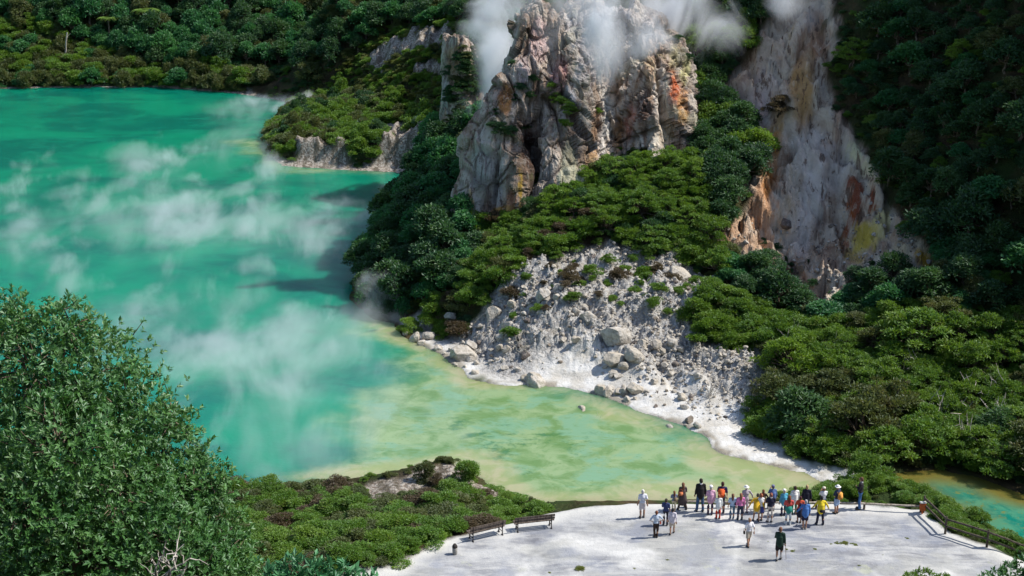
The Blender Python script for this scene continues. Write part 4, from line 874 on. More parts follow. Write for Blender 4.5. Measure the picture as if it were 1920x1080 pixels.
def fence(name, label, pts, heights, rails, mats, every=2.1, rad=.055):
    P = [Vector(ground(*q)) for q in pts]; o = bpy.data.objects.new(name, None); COL.objects.link(o); o.location = P[0]; tag(o, label, 'fence')
    loc = lambda v: v - P[0]; posts = []
    for a, b in zip(P, P[1:]):
        n = max(1, round((b - a).length / every)); posts += [a.lerp(b, i / n) for i in range(n)]
    posts.append(P[-1])
    for i, q in enumerate(posts):
        q = Vector((q.x, q.y, float(height(np.array([q.x]), np.array([q.y]))[0])))
        bm = bmesh.new(); capsule(bm, [loc(q) - Vector((0, 0, .3)), loc(q) + Vector((0, 0, heights))], [rad * 1.15, rad], 8); link('post', to_mesh(bm, 'post'), mats[0], o)
    for r in rails:
        for a, b in zip(P, P[1:]):
            a2, b2 = loc(a) + Vector((0, -.07, r)), loc(b) + Vector((0, -.07, r)); bm = bmesh.new(); n = 6
            capsule(bm, [a2.lerp(b2, i / n) + Vector((0, 0, rnd.gauss(0, .008))) for i in range(n + 1)], [rad * .95] * (n + 1), 8); link('rail', to_mesh(bm, 'rail'), mats[1], o)
    return o
fence('log_rail', 'low log rail on short posts along the lake edge of the terrace behind the crowd', [(1284, 951), (1350, 952), (1440, 953), (1530, 953), (1620, 955), (1726, 960)], .42, [.38], (M_WOOD, M_PALEW), 2.0, .06)
fence('post_and_rail_fence', 'two rail wooden fence on the right edge of the terrace above the small pool', [(1731, 961), (1772, 1001), (1850, 1026), (1920, 1048), (1990, 1071)], .95, [.48, .88], (M_RAILD, M_RAILD), 2.6, .06)
x, y, z = ground(1728, 961); o = bpy.data.objects.new('notice_box', None); COL.objects.link(o); o.location = (x - .02, y - .16, z + .02); tag(o, 'orange red box with a white sloping top on the corner post of the railing', 'box')
bm = bmesh.new(); bevel_box(bm, (0, 0, .40), (.30, .22, .42), .03); capsule(bm, [(0, 0, .02), (0, 0, .25)], [.05, .05], 8); link('body', to_mesh(bm, 'body', False), flat_mat('rust_orange', (.46, .12, .035)), o)
bm = bmesh.new(); bevel_box(bm, (0, -.01, .66), (.34, .27, .09), .025, Euler((R(-14), 0, 0))); link('lid', to_mesh(bm, 'lid', False), flat_mat('white_paint', (.72, .70, .66)), o)

# ---- boulders
def rock_mat(name, a, c, e):
    b = NB(name); P = b.pos(); n = b.noise(P, 3.2, 5, .65); n2 = b.noise(P, 11, 4, .6); rn = b.n('ShaderNodeObjectInfo').outputs['Random']
    col = b.mix(b.rng(n, .35, .65), a, c); col = b.mix(b.math('MULTIPLY', b.rng(n2, .55, .68), .6), col, e); col = b.mix(b.math('MULTIPLY', rn, .45), col, (.42, .36, .27))
    b.bsdf(col, .9, .12, b.bump(b.math('ADD', n, b.math('MULTIPLY', n2, .4)), .8, .12)); return b.m
M_BOUL = rock_mat('pale_boulder', (.31, .28, .24), (.52, .49, .45), (.60, .585, .56)); M_BDRK = rock_mat('dark_boulder', (.08, .065, .06), (.20, .17, .155), (.32, .30, .29))
def boulder_mesh(i):
    g = np.random.default_rng(400 + i); bm = bmesh.new(); bmesh.ops.create_icosphere(bm, subdivisions=4, radius=1); V = np.array([v.co for v in bm.verts]); me = bpy.data.meshes.new('boulder')
    for k in range(11):
        n = unit(g.normal(size=3)); c = .50 + .35 * g.random(); dd = V @ n; V = np.where((dd > c)[:, None], V - n * ((dd - c) * .93)[:, None], V)
    V *= 1 + .10 * fbm(V[:, 0] * 1.6 + i, V[:, 1] * 1.6, V[:, 2] * 1.6, 4)[:, None] + .05 * ridged(V[:, 0] * 3 + i, V[:, 1] * 3, V[:, 2] * 3, 3)[:, None]
    V *= np.array([1, .7 + .4 * g.random(), .6 + .35 * g.random()])
    for v, c in zip(bm.verts, V): v.co = c
    bm.to_mesh(me); bm.free(); return me
BM = [boulder_mesh(i) for i in range(8)]; BMP = [with_mats(m, M_BOUL) for m in BM]; BMD = [with_mats(m, M_BDRK) for m in BM]
def boulder(px, py, r, label, group=None, dark=False, z0=2.0, tall=1.0):
    r *= 1.15
    x, y, z = ground(px, py, z0); o = bpy.data.objects.new('boulder', rnd.choice(BMD if dark else BMP)); COL.objects.link(o)
    o.location = (x, y, z + r * .22 * tall); o.scale = (r, r, r * tall); o.rotation_euler = (rnd.gauss(0, .3), rnd.gauss(0, .3), rnd.random() * 6.28); return tag(o, label, 'boulder', group)
boulder(868, 672, .95, 'large grey brown boulder at the water edge where the pale rubble ends')
boulder(1151, 686, 1.15, 'largest pale buff boulder at the foot of the rubble slope'); boulder(1153, 650, .8, 'flat topped pale boulder just above the largest boulder')
boulder(1093, 553, .7, 'tall pale slab standing upright high on the rubble slope', tall=2.0); boulder(1275, 492, .95, 'grey boulder at the top right corner of the rubble slope', z0=5)
boulder(972, 911, .75, 'low white rock lying in the shallow green water near the benches', tall=.35, z0=0)
boulder(802, 679, .28, 'small grey rock alone in the shallow water off the point', z0=0)
for px, py, r in [(1130,630,.5),(1140,618,.42),(1152,622,.40),(1164,615,.42),(1174,606,.40),(1172,625,.42),(1183,628,.42),(1194,620,.55),(1180,640,.45),(1198,604,.40),(1180,597,.3),(1190,592,.35),(1160,634,.3)]: boulder(px, py, r, 'brown stained boulder in the heap piled in the middle of the rubble slope', 'boulders heaped in the rubble slope')
for px, py, r in [(778,643,.5),(803,634,.55),(790,650,.35),(760,632,.3),(822,655,.35),(845,622,.45)]: boulder(px, py, r, 'pale boulder at the water edge below the yellow green bushes', 'boulders on the point')
for px, py, r in [(925,596,.7),(951,602,.55),(1004,532,.7),(1006,611,.7),(1066,616,.8),(1016,643,.7),(1172,476,.5),(1202,489,.5),(1287,544,.35),(883,570,.5),(1100,696,.7),(1190,700,.75),(1060,500,.4),(985,560,.35),(1045,660,.5),(1080,640,.4),(960,640,.4),(1230,650,.4),(1120,500,.45)]: boulder(px, py, r, 'pale boulder lying on the rubble slope', 'boulders scattered on the rubble slope')
g = np.random.default_rng(77); n = 0
while n < 190:
    px, py = g.uniform(830, 1320), g.uniform(490, 720)
    if sdist(BEACH, np.array([px]), np.array([py]))[0] < 6 or py > 735 - abs(px - 1000) * .02: continue
    boulder(px, py, .13 + .26 * g.random() ** 2, 'small pale stone lying on the rubble slope', 'small stones on the rubble slope', g.random() < .12); n += 1
for px, py, r in [(1470,500,.6),(1490,488,.7),(1505,500,.5),(1482,478,.4),(1460,520,.5),(1500,540,.45),(1560,560,.4),(1440,505,.4)]: boulder(px, py, r, 'dark boulder at the foot of the bare scar', 'boulders below the scar', True, 5)

# loose stones: real boulders instanced on points
def rubble():
    g = np.random.default_rng(9); x = g.uniform(-8, 22, 26000); y = g.uniform(82, 112, 26000); h, d, td, m = height(x, y, True)
    ok = (m['beach'] > .5) & (d > 1.0) & (g.random(26000) < sstep(1.0, 6.5, d) * (.35 + .65 * sstep(-.1, .25, fbm(x * .3, y * .3, 4.0, 3))))
    x2 = g.uniform(13, 32, 9000); y2 = g.uniform(98, 128, 9000); h2, d2, td2, m2 = height(x2, y2, True); ok2 = (m2['scar'] > .7) & (y2 < 112) & (g.random(9000) < .12 + .5 * sstep(110, 100, y2))
    items = [(x[i], y[i], h[i] + .01) + ((.05 + .17 * g.random() ** 3,) * 2) + ('stone', M_BOUL if g.random() < .85 else M_BDRK) for i in np.nonzero(ok)[0]]
    items += [(x2[i], y2[i], h2[i]) + ((.06 + .24 * g.random() ** 3,) * 2) + ('stone', M_BOUL if g.random() < .6 else M_BDRK) for i in np.nonzero(ok2)[0]]
    for mt in (M_BOUL, M_BDRK): VAR[('stone', mt.name)] = [with_mats(q, mt) for q in BM]
    mass('rubble', items, 'loose pale stones strewn over the rubble slope and the scar')
rubble()
# ---- foreground tree and plants (close to the camera)
def rosettes(lobes, ntip, per, leaf, asp, g, shell=.55, up=.5):
    lo = np.array(lobes, float); w = lo[:, 3] ** 2; w /= w.sum(); k = g.choice(len(lo), ntip, p=w); q = unit(g.normal(size=(ntip, 3))); r = shell + (1 - shell) * g.random(ntip) ** .5
    r *= 1 + .22 * np.abs(g.normal(size=ntip)) * (g.random(ntip) < .3)
    C = lo[k, :3] + q * lo[k, 3:6] * r[:, None]; ax = unit(q + g.normal(size=(ntip, 3)) * .35 + np.array([0, 0, up]))
    C2 = np.repeat(C, per, 0); A2 = np.repeat(ax, per, 0); n = len(C2); s = unit(np.cross(A2, g.normal(size=(n, 3)))); tilt = .35 + .55 * g.random(n)[:, None]
    D = unit(A2 * tilt + s * (1.1 - tilt * .5)); N = unit(A2 - D * np.sum(A2 * D, 1)[:, None] + g.normal(size=(n, 3)) * .15); L = leaf * (.65 + .6 * g.random(n))
    base = C2 + A2 * (g.random(n)[:, None] - .7) * leaf * .8; V, Fc = leaves(base, D, N, L, L * asp, g, .22)
    tint = np.repeat(np.clip(np.repeat(.45 + .22 * g.normal(size=ntip), per) + .2 * g.normal(size=n), 0, 1), 4)
    return V, Fc, tint, C
g = np.random.default_rng(31)
base = Vector((-7.3, 19.6, float(height(np.array([-7.3]), np.array([19.6]))[0]) - .1))
lob = []
for px, py, Y, r in [(70,690,20,.95),(165,700,20.6,.95),(-60,650,21,1.0),(230,775,20.2,.85),(290,850,20.6,.85),(345,920,20.3,.75),(385,985,20.4,.7),(405,1050,20,.65),(110,850,18.9,1.0),(215,930,19,.9),(40,960,18.4,1.0),(290,1020,19,.85),(170,1060,18.4,.95),(350,1090,19,.8),(-70,860,19.2,1.1),(-60,1060,18.4,1.1),(60,800,21.5,1.1),(180,850,21.5,1.1),(280,950,21.5,.9),(100,1010,20.5,1.2),(250,1080,20.5,1.1),(390,900,20.6,.28),(425,890,20.7,.16),(330,790,20.6,.3),(20,600,20.6,.45),(120,610,20.4,.5),(395,1090,20.2,.8)]:
    q = Vector(at(px, py, Y)) - base; lob.append((q.x, q.y, q.z, r, r, r * .95))
o = bpy.data.objects.new('broadleaf_tree', None); COL.objects.link(o); o.location = base; tag(o, 'big glossy leaved tree filling the near foreground above the lake', 'tree')
V, Fc, t, tips = rosettes(lob, 17500, 7, .092, .40, g, .42); link('crown', cm('crown', V, Fc, t), M_GLS, o)
tr = limbs(lob, .17, g, .8, 1); tw = []
for i in range(0, len(tips), 24):
    l = min(lob, key=lambda l: (l[0] - tips[i][0]) ** 2 + (l[1] - tips[i][1]) ** 2 + (l[2] - tips[i][2]) ** 2); tw.append(tube([np.array(l[:3]) * .6 + tips[i] * .4, np.array(l[:3]) * .25 + tips[i] * .75 + g.normal(size=3) * .06, tips[i]], [.014, .009, .005], 4))
link('trunk', np_mesh('trunk', *merge([tr] + tw)), M_BARK, o)
# bare pale branches in front of it
a = Vector(at(300, 1120, 17.2)); o = bpy.data.objects.new('dead_branches', None); COL.objects.link(o); gz = float(height(np.array([a.x]), np.array([a.y]))[0]); o.location = (a.x, a.y, gz - .1)
tag(o, 'bare pale dead shrub branches in front of the big foreground tree', 'dead shrub'); br = []
for px, py in [(312,1012),(345,1020),(358,1040),(304,1040),(330,1030),(284,1062),(352,1062)]:
    q = Vector(at(px, py, 17.2 + g.normal() * .2)) - o.location; s = Vector(at(296 + g.normal() * 6, 1100, 17.2)) - o.location; pts = wander(s, q, 7, .035, g); br.append(tube(pts, np.linspace(.022, .005, 7)))
    for k in (3, 4, 5): br.append(tube(wander(pts[k], pts[k] + g.normal(size=3) * .16 + np.array([0, 0, .14]), 4, .02, g), np.linspace(.011, .004, 4), 4))
br.append(tube(wander((0, 0, -.1), Vector(at(296, 1098, 17.2)) - o.location, 6, .06, g), np.linspace(.07, .03, 6)))
link('branches', np_mesh('branches', *merge(br)), M_PALE, o)
def front_plant(name, pts, Y, leaf, asp, ntip, per, mat, label, cat):
    L = [at(px, py, Y + dy) + (r,) for px, py, dy, r in pts]; cx, cy = np.mean([l[0] for l in L]), np.mean([l[1] for l in L]); gz = float(height(np.array([cx]), np.array([cy]))[0])
    o = bpy.data.objects.new(name, None); COL.objects.link(o); o.location = (cx, cy, gz - .1); tag(o, label, cat); lo = [(x - cx, y - cy, z - gz, r, r, r * .8) for x, y, z, r in L]
    V, Fc, t, tips = rosettes(lo, ntip, per, leaf, asp, g, .5, .8); link('foliage', cm('foliage', V, Fc, t), mat, o); link('stem', np_mesh('stem', *limbs(lo, .05, g, .4, 2)), M_BARK, o)
M_BLU = leaf_mat('pale_blue_green_leaves', (.03, .15, .05), (.07, .27, .09), (.16, .38, .16), .0, .3, .05)
front_plant('broadleaf_shrub', [(480,1075,.5,.45),(530,1068,0,.4),(590,1062,0,.38),(640,1078,.2,.35),(680,1085,.3,.3),(560,1110,0,.6),(450,1100,.4,.5),(620,1120,0,.5)], 24, .17, .36, 420, 8, M_BLU, 'pale blue green broad leaved shrub at the bottom beside the big tree', 'shrub')
front_plant('broadleaf_shrub', [(1870,1085,0,.5),(1905,1068,.4,.45),(1940,1060,.6,.6),(1840,1095,0,.35),(1960,1090,0,.8)], 38, .15, .36, 420, 8, M_GLS, 'dark green broad leaved shrub in the bottom right corner', 'shrub')
front_plant('broadleaf_shrub', [(1710,1082,0,.35),(1735,1077,.4,.4),(1770,1085,0,.35),(1690,1092,0,.3)], 50, .11, .36, 420, 8, M_MAN, 'light green shrub tip just showing above the bottom edge below the fence', 'shrub')

# dead pole and tree ferns in the far forest
x, y, _ = at(118, 90, 224); z = float(height(np.array([x]), np.array([y]))[0]) + .4; o = bpy.data.objects.new('dead_tree', None); COL.objects.link(o); o.location = (x, y, z); tag(o, 'leaning bare pale dead trunk standing above the far shore scrub', 'dead tree')
link('trunk', np_mesh('trunk', *merge([tube(wander((0, 0, -.3), (.9, 0, 4.6), 6, .06, g), np.linspace(.17, .09, 6)), tube([(.75, 0, 3.7), (1.0, .1, 4.1), (1.35, .2, 4.4)], [.06, .04, .02], 5)])), M_PALE, o)
def fern_mesh():
    V, Fc, T = [], [], []; n = 0; gg = np.random.default_rng(2)
    for k in range(16):
        a = k * 6.283 / 16 + gg.normal() * .1; L = 1.0 + gg.normal() * .08
        for j in range(16):
            t = (j + .5) / 16; r = L * t; zz = .42 * math.sin(t * 2.2) - .35 * t * t; c = np.array([[math.cos(a) * r, math.sin(a) * r, zz]])
            for s in (-1, 1):
                d = unit(np.array([[math.cos(a + s * 1.25), math.sin(a + s * 1.25), -.25]])); v, f = leaves(c, d, np.array([[0, 0, 1.]]), np.array([.26 * math.sin(.35 + t * 2.6)]), np.array([.085]), gg); V.append(v); Fc.append(f + n); n += 4; T.append(np.full(4, .5 + .2 * gg.normal()))
    return cm('fronds', np.concatenate(V), np.concatenate(Fc), np.clip(np.concatenate(T), 0, 1))
FERN = with_mats(fern_mesh(), leaf_mat('fern_fronds', (.10, .20, .03), (.18, .32, .05), (.26, .40, .08), 0))
for px, Y, r, lab in ((278, 229, 2.3, 'bright yellow green tree fern with a spreading crown in the far forest'), (205, 228.5, 1.7, 'smaller tree fern beside the spreading one in the far forest'), (640, 226, 1.9, 'tree fern near the bare streak at the top of the far slope')):
    x, y, _ = at(px, 60, Y); z = float(height(np.array([x]), np.array([y]))[0]); o = bpy.data.objects.new('tree_fern', None); COL.objects.link(o); o.location = (x, y, z); tag(o, lab, 'tree fern'); PLANTS.append((x, y, r))
    q = bpy.data.objects.new('fronds', FERN); COL.objects.link(q); q.parent = o; q.location = (0, 0, 3.6); q.scale = (r, r, r); link('trunk', np_mesh('trunk', *tube(wander((0, 0, -.3), (0, 0, 3.6), 5, .05, g), [.2, .17, .15, .14, .14])), M_BARK, o)
# tufts on the terrace
for px, py, r in [(1570,1018,.30),(1588,1019,.34),(1602,1022,.26),(1558,1020,.2),(1486,1032,.24),(1474,1030,.2),(1530,1030,.2),(1092,1066,.42),(1030,1074,.2),(1700,1010,.2),(1655,1040,.18),(1515,1022,.16),(1440,1016,.16),(1250,1050,.2),(1190,1066,.2),(1610,1060,.2)]:
    x, y, z = ground(px, py); grow('grass_tuft', 'mound', M_YEL, (x, y, z - .03), r * .72, .22, 'low yellowish grass tuft growing in the pale crust of the terrace', 'grass tuft', 'grass tufts on the terrace')

# ---------------------------------------------------------------- planting
def S(w, name, kind, mat, z, label, cat, group): return (w, name, kind, mat, z, label, cat, group)
cnts = {}; SHRUBLAND = []; WOODS = []; UNDER = []
FW = 'dense forest trees on the far shore'
cnts['far'] = scatter([(-60,-60),(640,-60),(620,40),(590,110),(560,168),(430,150),(300,128),(170,90),(60,40),(-60,60)], (-95, -22, 219, 252), 9000, (1.3, 2.5), 1.05, [
  S(5, 'forest_tree', 'dome', M_FOR, (.9, 1.3), 'round bright teal green tree in the dense forest above the far lake shore', 'tree', FW),
  S(3, 'forest_tree', 'tiered', M_DRK, (.9, 1.2), 'dark ragged tree in the dense forest above the far lake shore', 'tree', 'dark trees in the far forest'),
  S(1, 'forest_tree', 'tiered', M_OLI, (.8, 1.1), 'olive loose crowned tree in the forest above the far lake shore', 'tree', 'olive trees in the far forest')], most=285)
cnts['farshrub'] = scatter([(-60,40),(60,30),(180,80),(300,120),(430,140),(560,160),(640,150),(640,200),(420,172),(300,162),(-60,166)], (-95, -24, 212, 236), 6000, (.8, 1.9), .85, [
  S(4, '', 'mound', M_OLI, (.9, 1.3), '', '', ''), S(2, '', 'spray', M_MAN, (.9, 1.2), '', '', ''), S(.6, '', 'dome', M_FOR, (.8, 1.0), '', '', '')], most=260, stuff=SHRUBLAND)
cnts['mid'] = scatter([(560,-60),(1000,-60),(985,10),(940,120),(925,230),(900,330),(840,330),(900,200),(880,90),(845,35),(700,70),(620,150),(560,165)], (-32, 12, 140, 240), 9000, (1.1, 2.1), 1.0, [
  S(3, '', 'tiered', M_DRK, (.85, 1.15), '', '', ''), S(2, '', 'dome', M_FOR, (.8, 1.1), '', '', ''), S(2, '', 'spray', M_OLI, (.9, 1.2), '', '', '')], most=300, stuff=WOODS)
cnts['pen'] = scatter([(470,290),(500,215),(560,185),(640,170),(720,195),(800,205),(800,300),(740,330),(690,285),(640,275),(560,272),(515,300)], (-34, -8, 160, 212), 9000, (.6, 1.5), .85, [
  S(3, 'rounded_shrub', 'mound', M_MAN, (.8, 1.2), 'green rounded shrub covering the small wooded point across the lake', 'shrub', 'green shrubs on the small point'),
  S(2, 'rounded_shrub', 'mound', M_OLI, (.8, 1.2), 'olive shrub covering the small wooded point across the lake', 'shrub', 'olive shrubs on the small point'),
  S(.6, 'rounded_shrub', 'mound', M_DRK, (1.0, 1.5), 'dark shrub among greener ones on the small wooded point', 'shrub', 'dark shrubs on the small point')], most=240)
cnts['stripe'] = scatter([(640,190),(640,120),(700,75),(850,35),(835,250),(760,235),(700,215)], (-32, -6, 174, 206), 9000, (.4, 1.0), .9, [
  S(3, '', 'mound', M_YEL, (.5, .8), '', '', ''), S(3, '', 'mound', M_MAN, (.7, 1.1), '', '', ''), S(1, '', 'mound', M_OLI, (.7, 1.1), '', '', '')], most=300, stuff=SHRUBLAND)
cnts['head'] = scatter([(655,560),(660,470),(700,400),(740,330),(800,230),(830,280),(900,330),(870,400),(850,440),(900,470),(820,560),(770,600),(700,600)], (-18, 3, 106, 162), 8000, (.8, 1.9), 1.0, [
  S(4, 'headland_tree', 'dome', M_DRK, (.8, 1.1), 'dark round tree on the shaded headland beside the lake', 'tree', 'dark trees on the headland'),
  S(2, 'headland_tree', 'dome', M_FOR, (.8, 1.1), 'teal green round tree on the shaded headland beside the lake', 'tree', 'teal trees on the headland')], most=220)
cnts['frontbig'] = scatter([(880,450),(1000,400),(1100,380),(1120,330),(1180,325),(1290,310),(1330,420),(1360,470),(1300,480),(1180,455),(1050,455),(940,500)], (-10, 18, 100, 124), 3000, (1.1, 1.9), 1.05, [
  S(1, 'feathery_tree', 'canopy', M_MAN, (.8, 1.05), 'bright green feathery tree on the slope under the rock spire', 'tree', 'feathery trees under the rock spire')], most=34)
cnts['front'] = scatter([(740,610),(780,540),(850,470),(860,430),(1000,400),(1100,380),(1110,330),(1180,320),(1290,310),(1330,420),(1360,470),(1300,500),(1180,470),(1050,475),(960,530),(900,590),(850,650),(780,630)],
  (-10, 18, 96, 124), 9000, (.55, 1.2), .9, [
  S(5, 'feathery_shrub', 'spray', M_MAN, (.8, 1.2), 'bright green feathery shrub on the slope under the rock spire', 'shrub', 'bright shrubs under the rock spire'),
  S(1.2, 'feathery_shrub', 'spray', M_OLI, (.8, 1.1), 'olive shrub on the slope under the rock spire', 'shrub', 'olive shrubs under the rock spire'),
  S(.8, 'feathery_shrub', 'spray', M_DRK, (.8, 1.1), 'dark shrub on the slope under the rock spire', 'shrub', 'dark shrubs under the rock spire'),
  S(.6, 'feathery_shrub', 'spray', M_BRN, (.6, 1.0), 'brown twiggy shrub on the slope under the rock spire', 'shrub', 'brown shrubs under the rock spire')], most=200, keep=lambda x, y, px, py, g: (px > 800) | (g.random(len(x)) < .3))
cnts['point'] = scatter([(735,612),(770,550),(830,500),(900,500),(850,570),(850,640),(800,630)], (-10, 0, 98, 114), 3000, (.4, .9), .85, [
  S(3, 'feathery_shrub', 'mound', M_YEL, (.6, .9), 'yellow green low bush on the tip of the headland above the shallows', 'shrub', 'yellow green bushes on the headland tip'),
  S(1, 'feathery_shrub', 'mound', M_BRN, (.6, .9), 'rust brown low bush on the tip of the headland above the shallows', 'shrub', 'brown bushes on the headland tip')], most=36)
cnts['valley'] = scatter([(1290,200),(1310,60),(1240,20),(1200,-60),(1470,-60),(1430,60),(1380,130),(1340,180),(1400,230),(1425,290),(1390,390),(1340,470),(1300,430),(1320,330)], (8, 30, 106, 146), 7000, (.65, 1.5), .95, [
  S(4, 'valley_tree', 'tiered', M_DRK, (.7, 1.0), 'dark tree in the gully between the rock spire and the bare scar', 'tree', 'dark trees in the gully'),
  S(1.5, 'valley_tree', 'tiered', M_MAN, (.7, 1.0), 'green tree in the gully between the rock spire and the bare scar', 'tree', 'green trees in the gully')], most=170, tol=.3)
cnts['right'] = scatter([(1545,-60),(2010,-60),(2010,560),(1880,590),(1760,570),(1640,600),(1560,620),(1480,590),(1400,560),(1340,520),(1370,490),(1600,530),(1760,500),(1690,420),(1620,260),(1560,100)], (12, 48, 88, 122), 12000, (.8, 1.9), 1.05, [
  S(5, 'hillside_tree', 'tiered', M_DRK, (.65, .95), 'dark tree on the steep shaded hillside beyond the bare scar', 'tree', 'dark trees on the steep hillside'),
  S(2, 'hillside_tree', 'dome', M_FOR, (.65, .95), 'teal green tree on the steep shaded hillside beyond the bare scar', 'tree', 'teal trees on the steep hillside'),
  S(1, 'hillside_tree', 'tiered', M_OLI, (.65, .95), 'olive tree on the steep shaded hillside beyond the bare scar', 'tree', 'olive trees on the steep hillside'),
  S(.45, 'hillside_tree', 'canopy', M_MAN, (.8, 1.1), 'bright green feathery tree standing out on the steep shaded hillside beyond the bare scar', 'tree', 'bright trees on the steep hillside')], most=280, tol=.6)
cnts['litbig'] = scatter([(1440,730),(1500,680),(1640,640),(1760,600),(2000,570),(2000,900),(1850,895),(1760,870),(1640,870),(1560,850),(1470,820),(1420,780)], (14, 46, 79, 100), 5000, (1.2, 2.9), 1.06, [
  S(6, 'feathery_tree', 'canopy', M_MAN, (.75, 1.0), 'large bright green feathery tree on the sunlit slope behind the pale beach', 'tree', 'feathery trees behind the beach'),
  S(.45, 'feathery_tree', 'tiered', M_DRK, (.6, .8), 'dark rounded tree among brighter feathery ones on the sunlit slope behind the pale beach', 'tree', 'dark trees behind the beach'),
  S(.7, 'feathery_tree', 'canopy', M_OLI, (.75, .95), 'large olive feathery tree on the sunlit slope behind the pale beach', 'tree', 'olive feathery trees behind the beach')], most=70)
cnts['lit'] = scatter([(1285,560),(1330,540),(1480,600),(1640,600),(1760,575),(2000,560),(2000,900),(1850,900),(1760,880),(1640,880),(1560,860),(1480,845),(1410,800),(1440,730),(1450,670),(1400,650),(1310,650)], (11, 46, 79, 102), 9000, (.6, 1.3), .92, [
  S(6, 'layered_shrub', 'spray', M_MAN, (.7, 1.1), 'bright green layered shrub on the sunlit slope behind the pale beach', 'shrub', 'bright shrubs behind the beach'),
  S(1.5, 'layered_shrub', 'spray', M_OLI, (.7, 1.0), 'olive layered shrub on the sunlit slope behind the pale beach', 'shrub', 'olive shrubs behind the beach')], most=230)
x, y, z = ground(1622, 902, 1.0); grow('layered_shrub', 'spray', M_MAN, (x, y, z), 1.3, .85, 'single green bush at the end of the pale beach between lake and pool', 'shrub', None)
cnts['bank'] = scatter([(430,935),(520,930),(600,930),(650,935),(660,960),(600,985),(480,985),(430,970)], (-20, -7, 64, 80), 1500, (.9, 1.4), 1.0, [
  S(3, 'bank_tree', 'canopy', M_MAN, (.6, .8), 'rounded green tree on the lake bank between the big foreground tree and the pale mound', 'tree', 'green trees on the bank'),
  S(1.5, 'bank_tree', 'canopy', M_OLI, (.6, .8), 'rounded olive tree on the lake bank between the big foreground tree and the pale mound', 'tree', 'olive trees on the bank')], most=11)
for px, py, r, mt in ((795,900,.75,M_OLI),(874,902,.9,M_MAN),(820,915,.55,M_BRN),(640,945,.7,M_BRN)):
    x, y, z = ground(px, py, 1.6); PLANTS.append((x, y, r)); grow('mound_shrub', 'spray', mt, (x, y, z), r, 1.0, {'olive_leaves': 'olive bush on the pale mound', 'manuka_leaves': 'dark green bush on top of the pale mound by the lake'}.get(mt.name, 'brown twiggy bush on the %s' % ('pale mound' if px > 700 else 'bank short of the pale mound')), 'shrub', None)
cnts['near'] = scatter([(380,890),(480,900),(600,890),(690,905),(760,890),(830,875),(900,890),(930,925),(985,955),(1010,962),(960,975),(860,1005),(740,1062),(640,1080),(560,1100),(380,1100)], (-22, 3, 62, 79), 8000, (.35, 1.05), .9, [
  S(4, 'low_shrub', 'spray', M_MAN, (.5, .8), 'green low shrub massed on the bank by the benches', 'shrub', 'green shrubs on the bank by the benches'),
  S(2.5, 'low_shrub', 'mound', M_OLI, (.45, .7), 'olive low shrub massed on the bank by the benches', 'shrub', 'olive shrubs on the bank by the benches'),
  S(.7, 'low_shrub', 'spray', M_BRN, (.5, .8), 'brown twiggy shrub massed on the bank by the benches', 'shrub', 'brown shrubs on the bank by the benches')], avoid=('narrow',), keep=lambda x, y, px, py, g: (((sdist(MOUND, px, py) < 4) & (sdist(MOUND, px, py - 20) < 0)) | (g.random(len(x)) < .03)) & ((py > 925) | (px > 880)), most=190)
cnts['fence'] = scatter([(1490,925),(1560,915),(1610,905),(1720,922),(1790,960),(1900,1005),(2000,1050),(1960,1080),(1860,1032),(1770,1000),(1720,948),(1500,945)], (13, 34, 64, 79), 4000, (.35, .75), .85, [
  S(4, 'low_shrub', 'spray', M_MAN, (.6, .95), 'bright green shrub growing between the railing and the small pool', 'shrub', 'shrubs beyond the railing')], avoid=(), most=56)
cnts['rub'] = scatter([(890,600),(940,570),(1000,500),(1090,480),(1290,490),(1330,540),(1300,640),(1200,560),(1120,590),(1050,560),(960,620)], (-6, 16, 94, 108), 2500, (.3, 1.0), 1.5, [
  S(3, 'low_shrub', 'mound', M_MAN, (.6, 1.0), 'small green shrub rooted in the pale rubble slope', 'shrub', 'small shrubs in the pale rubble'),
  S(1, 'low_shrub', 'mound', M_BRN, (.6, 1.0), 'small brown twiggy shrub rooted in the pale rubble slope', 'shrub', 'brown shrubs in the pale rubble')], avoid=('scar',), most=44)
cnts['scarb'] = scatter([(1340,440),(1420,420),(1500,480),(1560,520),(1640,470),(1640,560),(1540,600),(1450,540),(1380,500)], (13, 30, 98, 112), 1500, (.25, .6), 2.0, [
  S(3, 'low_shrub', 'mound', M_DRK, (.6, 1.0), 'small dark shrub clinging to the foot of the bare scar', 'shrub', 'small shrubs at the foot of the scar')], avoid=(), most=22)
# shrubs on the ledges of the spire and the pinnacle
def ledge(A, pts, mat, label, group, name='ledge_shrub'):
    V = A.reshape(-1, 3); qx, qy, dep = project(V[:, 0], V[:, 1], V[:, 2])
    for px, py, r in pts:
        i = np.argmin((qx - px) ** 2 + (qy - py) ** 2 + np.maximum(0, dep - dep.min()) * .5); grow(name, 'spray', mat, tuple(V[i] - [0, 0, .15 * r]), r, .8, label, 'shrub', group)
ledge(SPA, [(1050,195,.7),(1065,210,.75),(1045,180,.6),(1058,235,.6),(1035,165,.55),(1122,210,.4),(1095,330,.35)], M_MAN, 'bright green shrub clinging to a ledge of the rock spire', 'green shrubs on the rock spire')
ledge(SPA, [(940,245,.7),(955,250,.7),(925,240,.6),(965,190,.6),(985,240,.5),(975,165,.55),(1000,150,.5),(930,215,.5),(995,180,.5),(1290,110,.5),(1270,75,.5),(960,120,.4)], M_DRK, 'dark shrub clinging to a ledge of the rock spire', 'dark shrubs on the rock spire')
gp = np.random.default_rng(3)
ledge(PNA, [(gp.uniform(838, 905), gp.uniform(95, 295), gp.uniform(.6, 1.1)) for _ in range(44)], M_DRK, 'dark shrub growing on the tall rock pinnacle behind the spire', 'shrubs on the pinnacle')
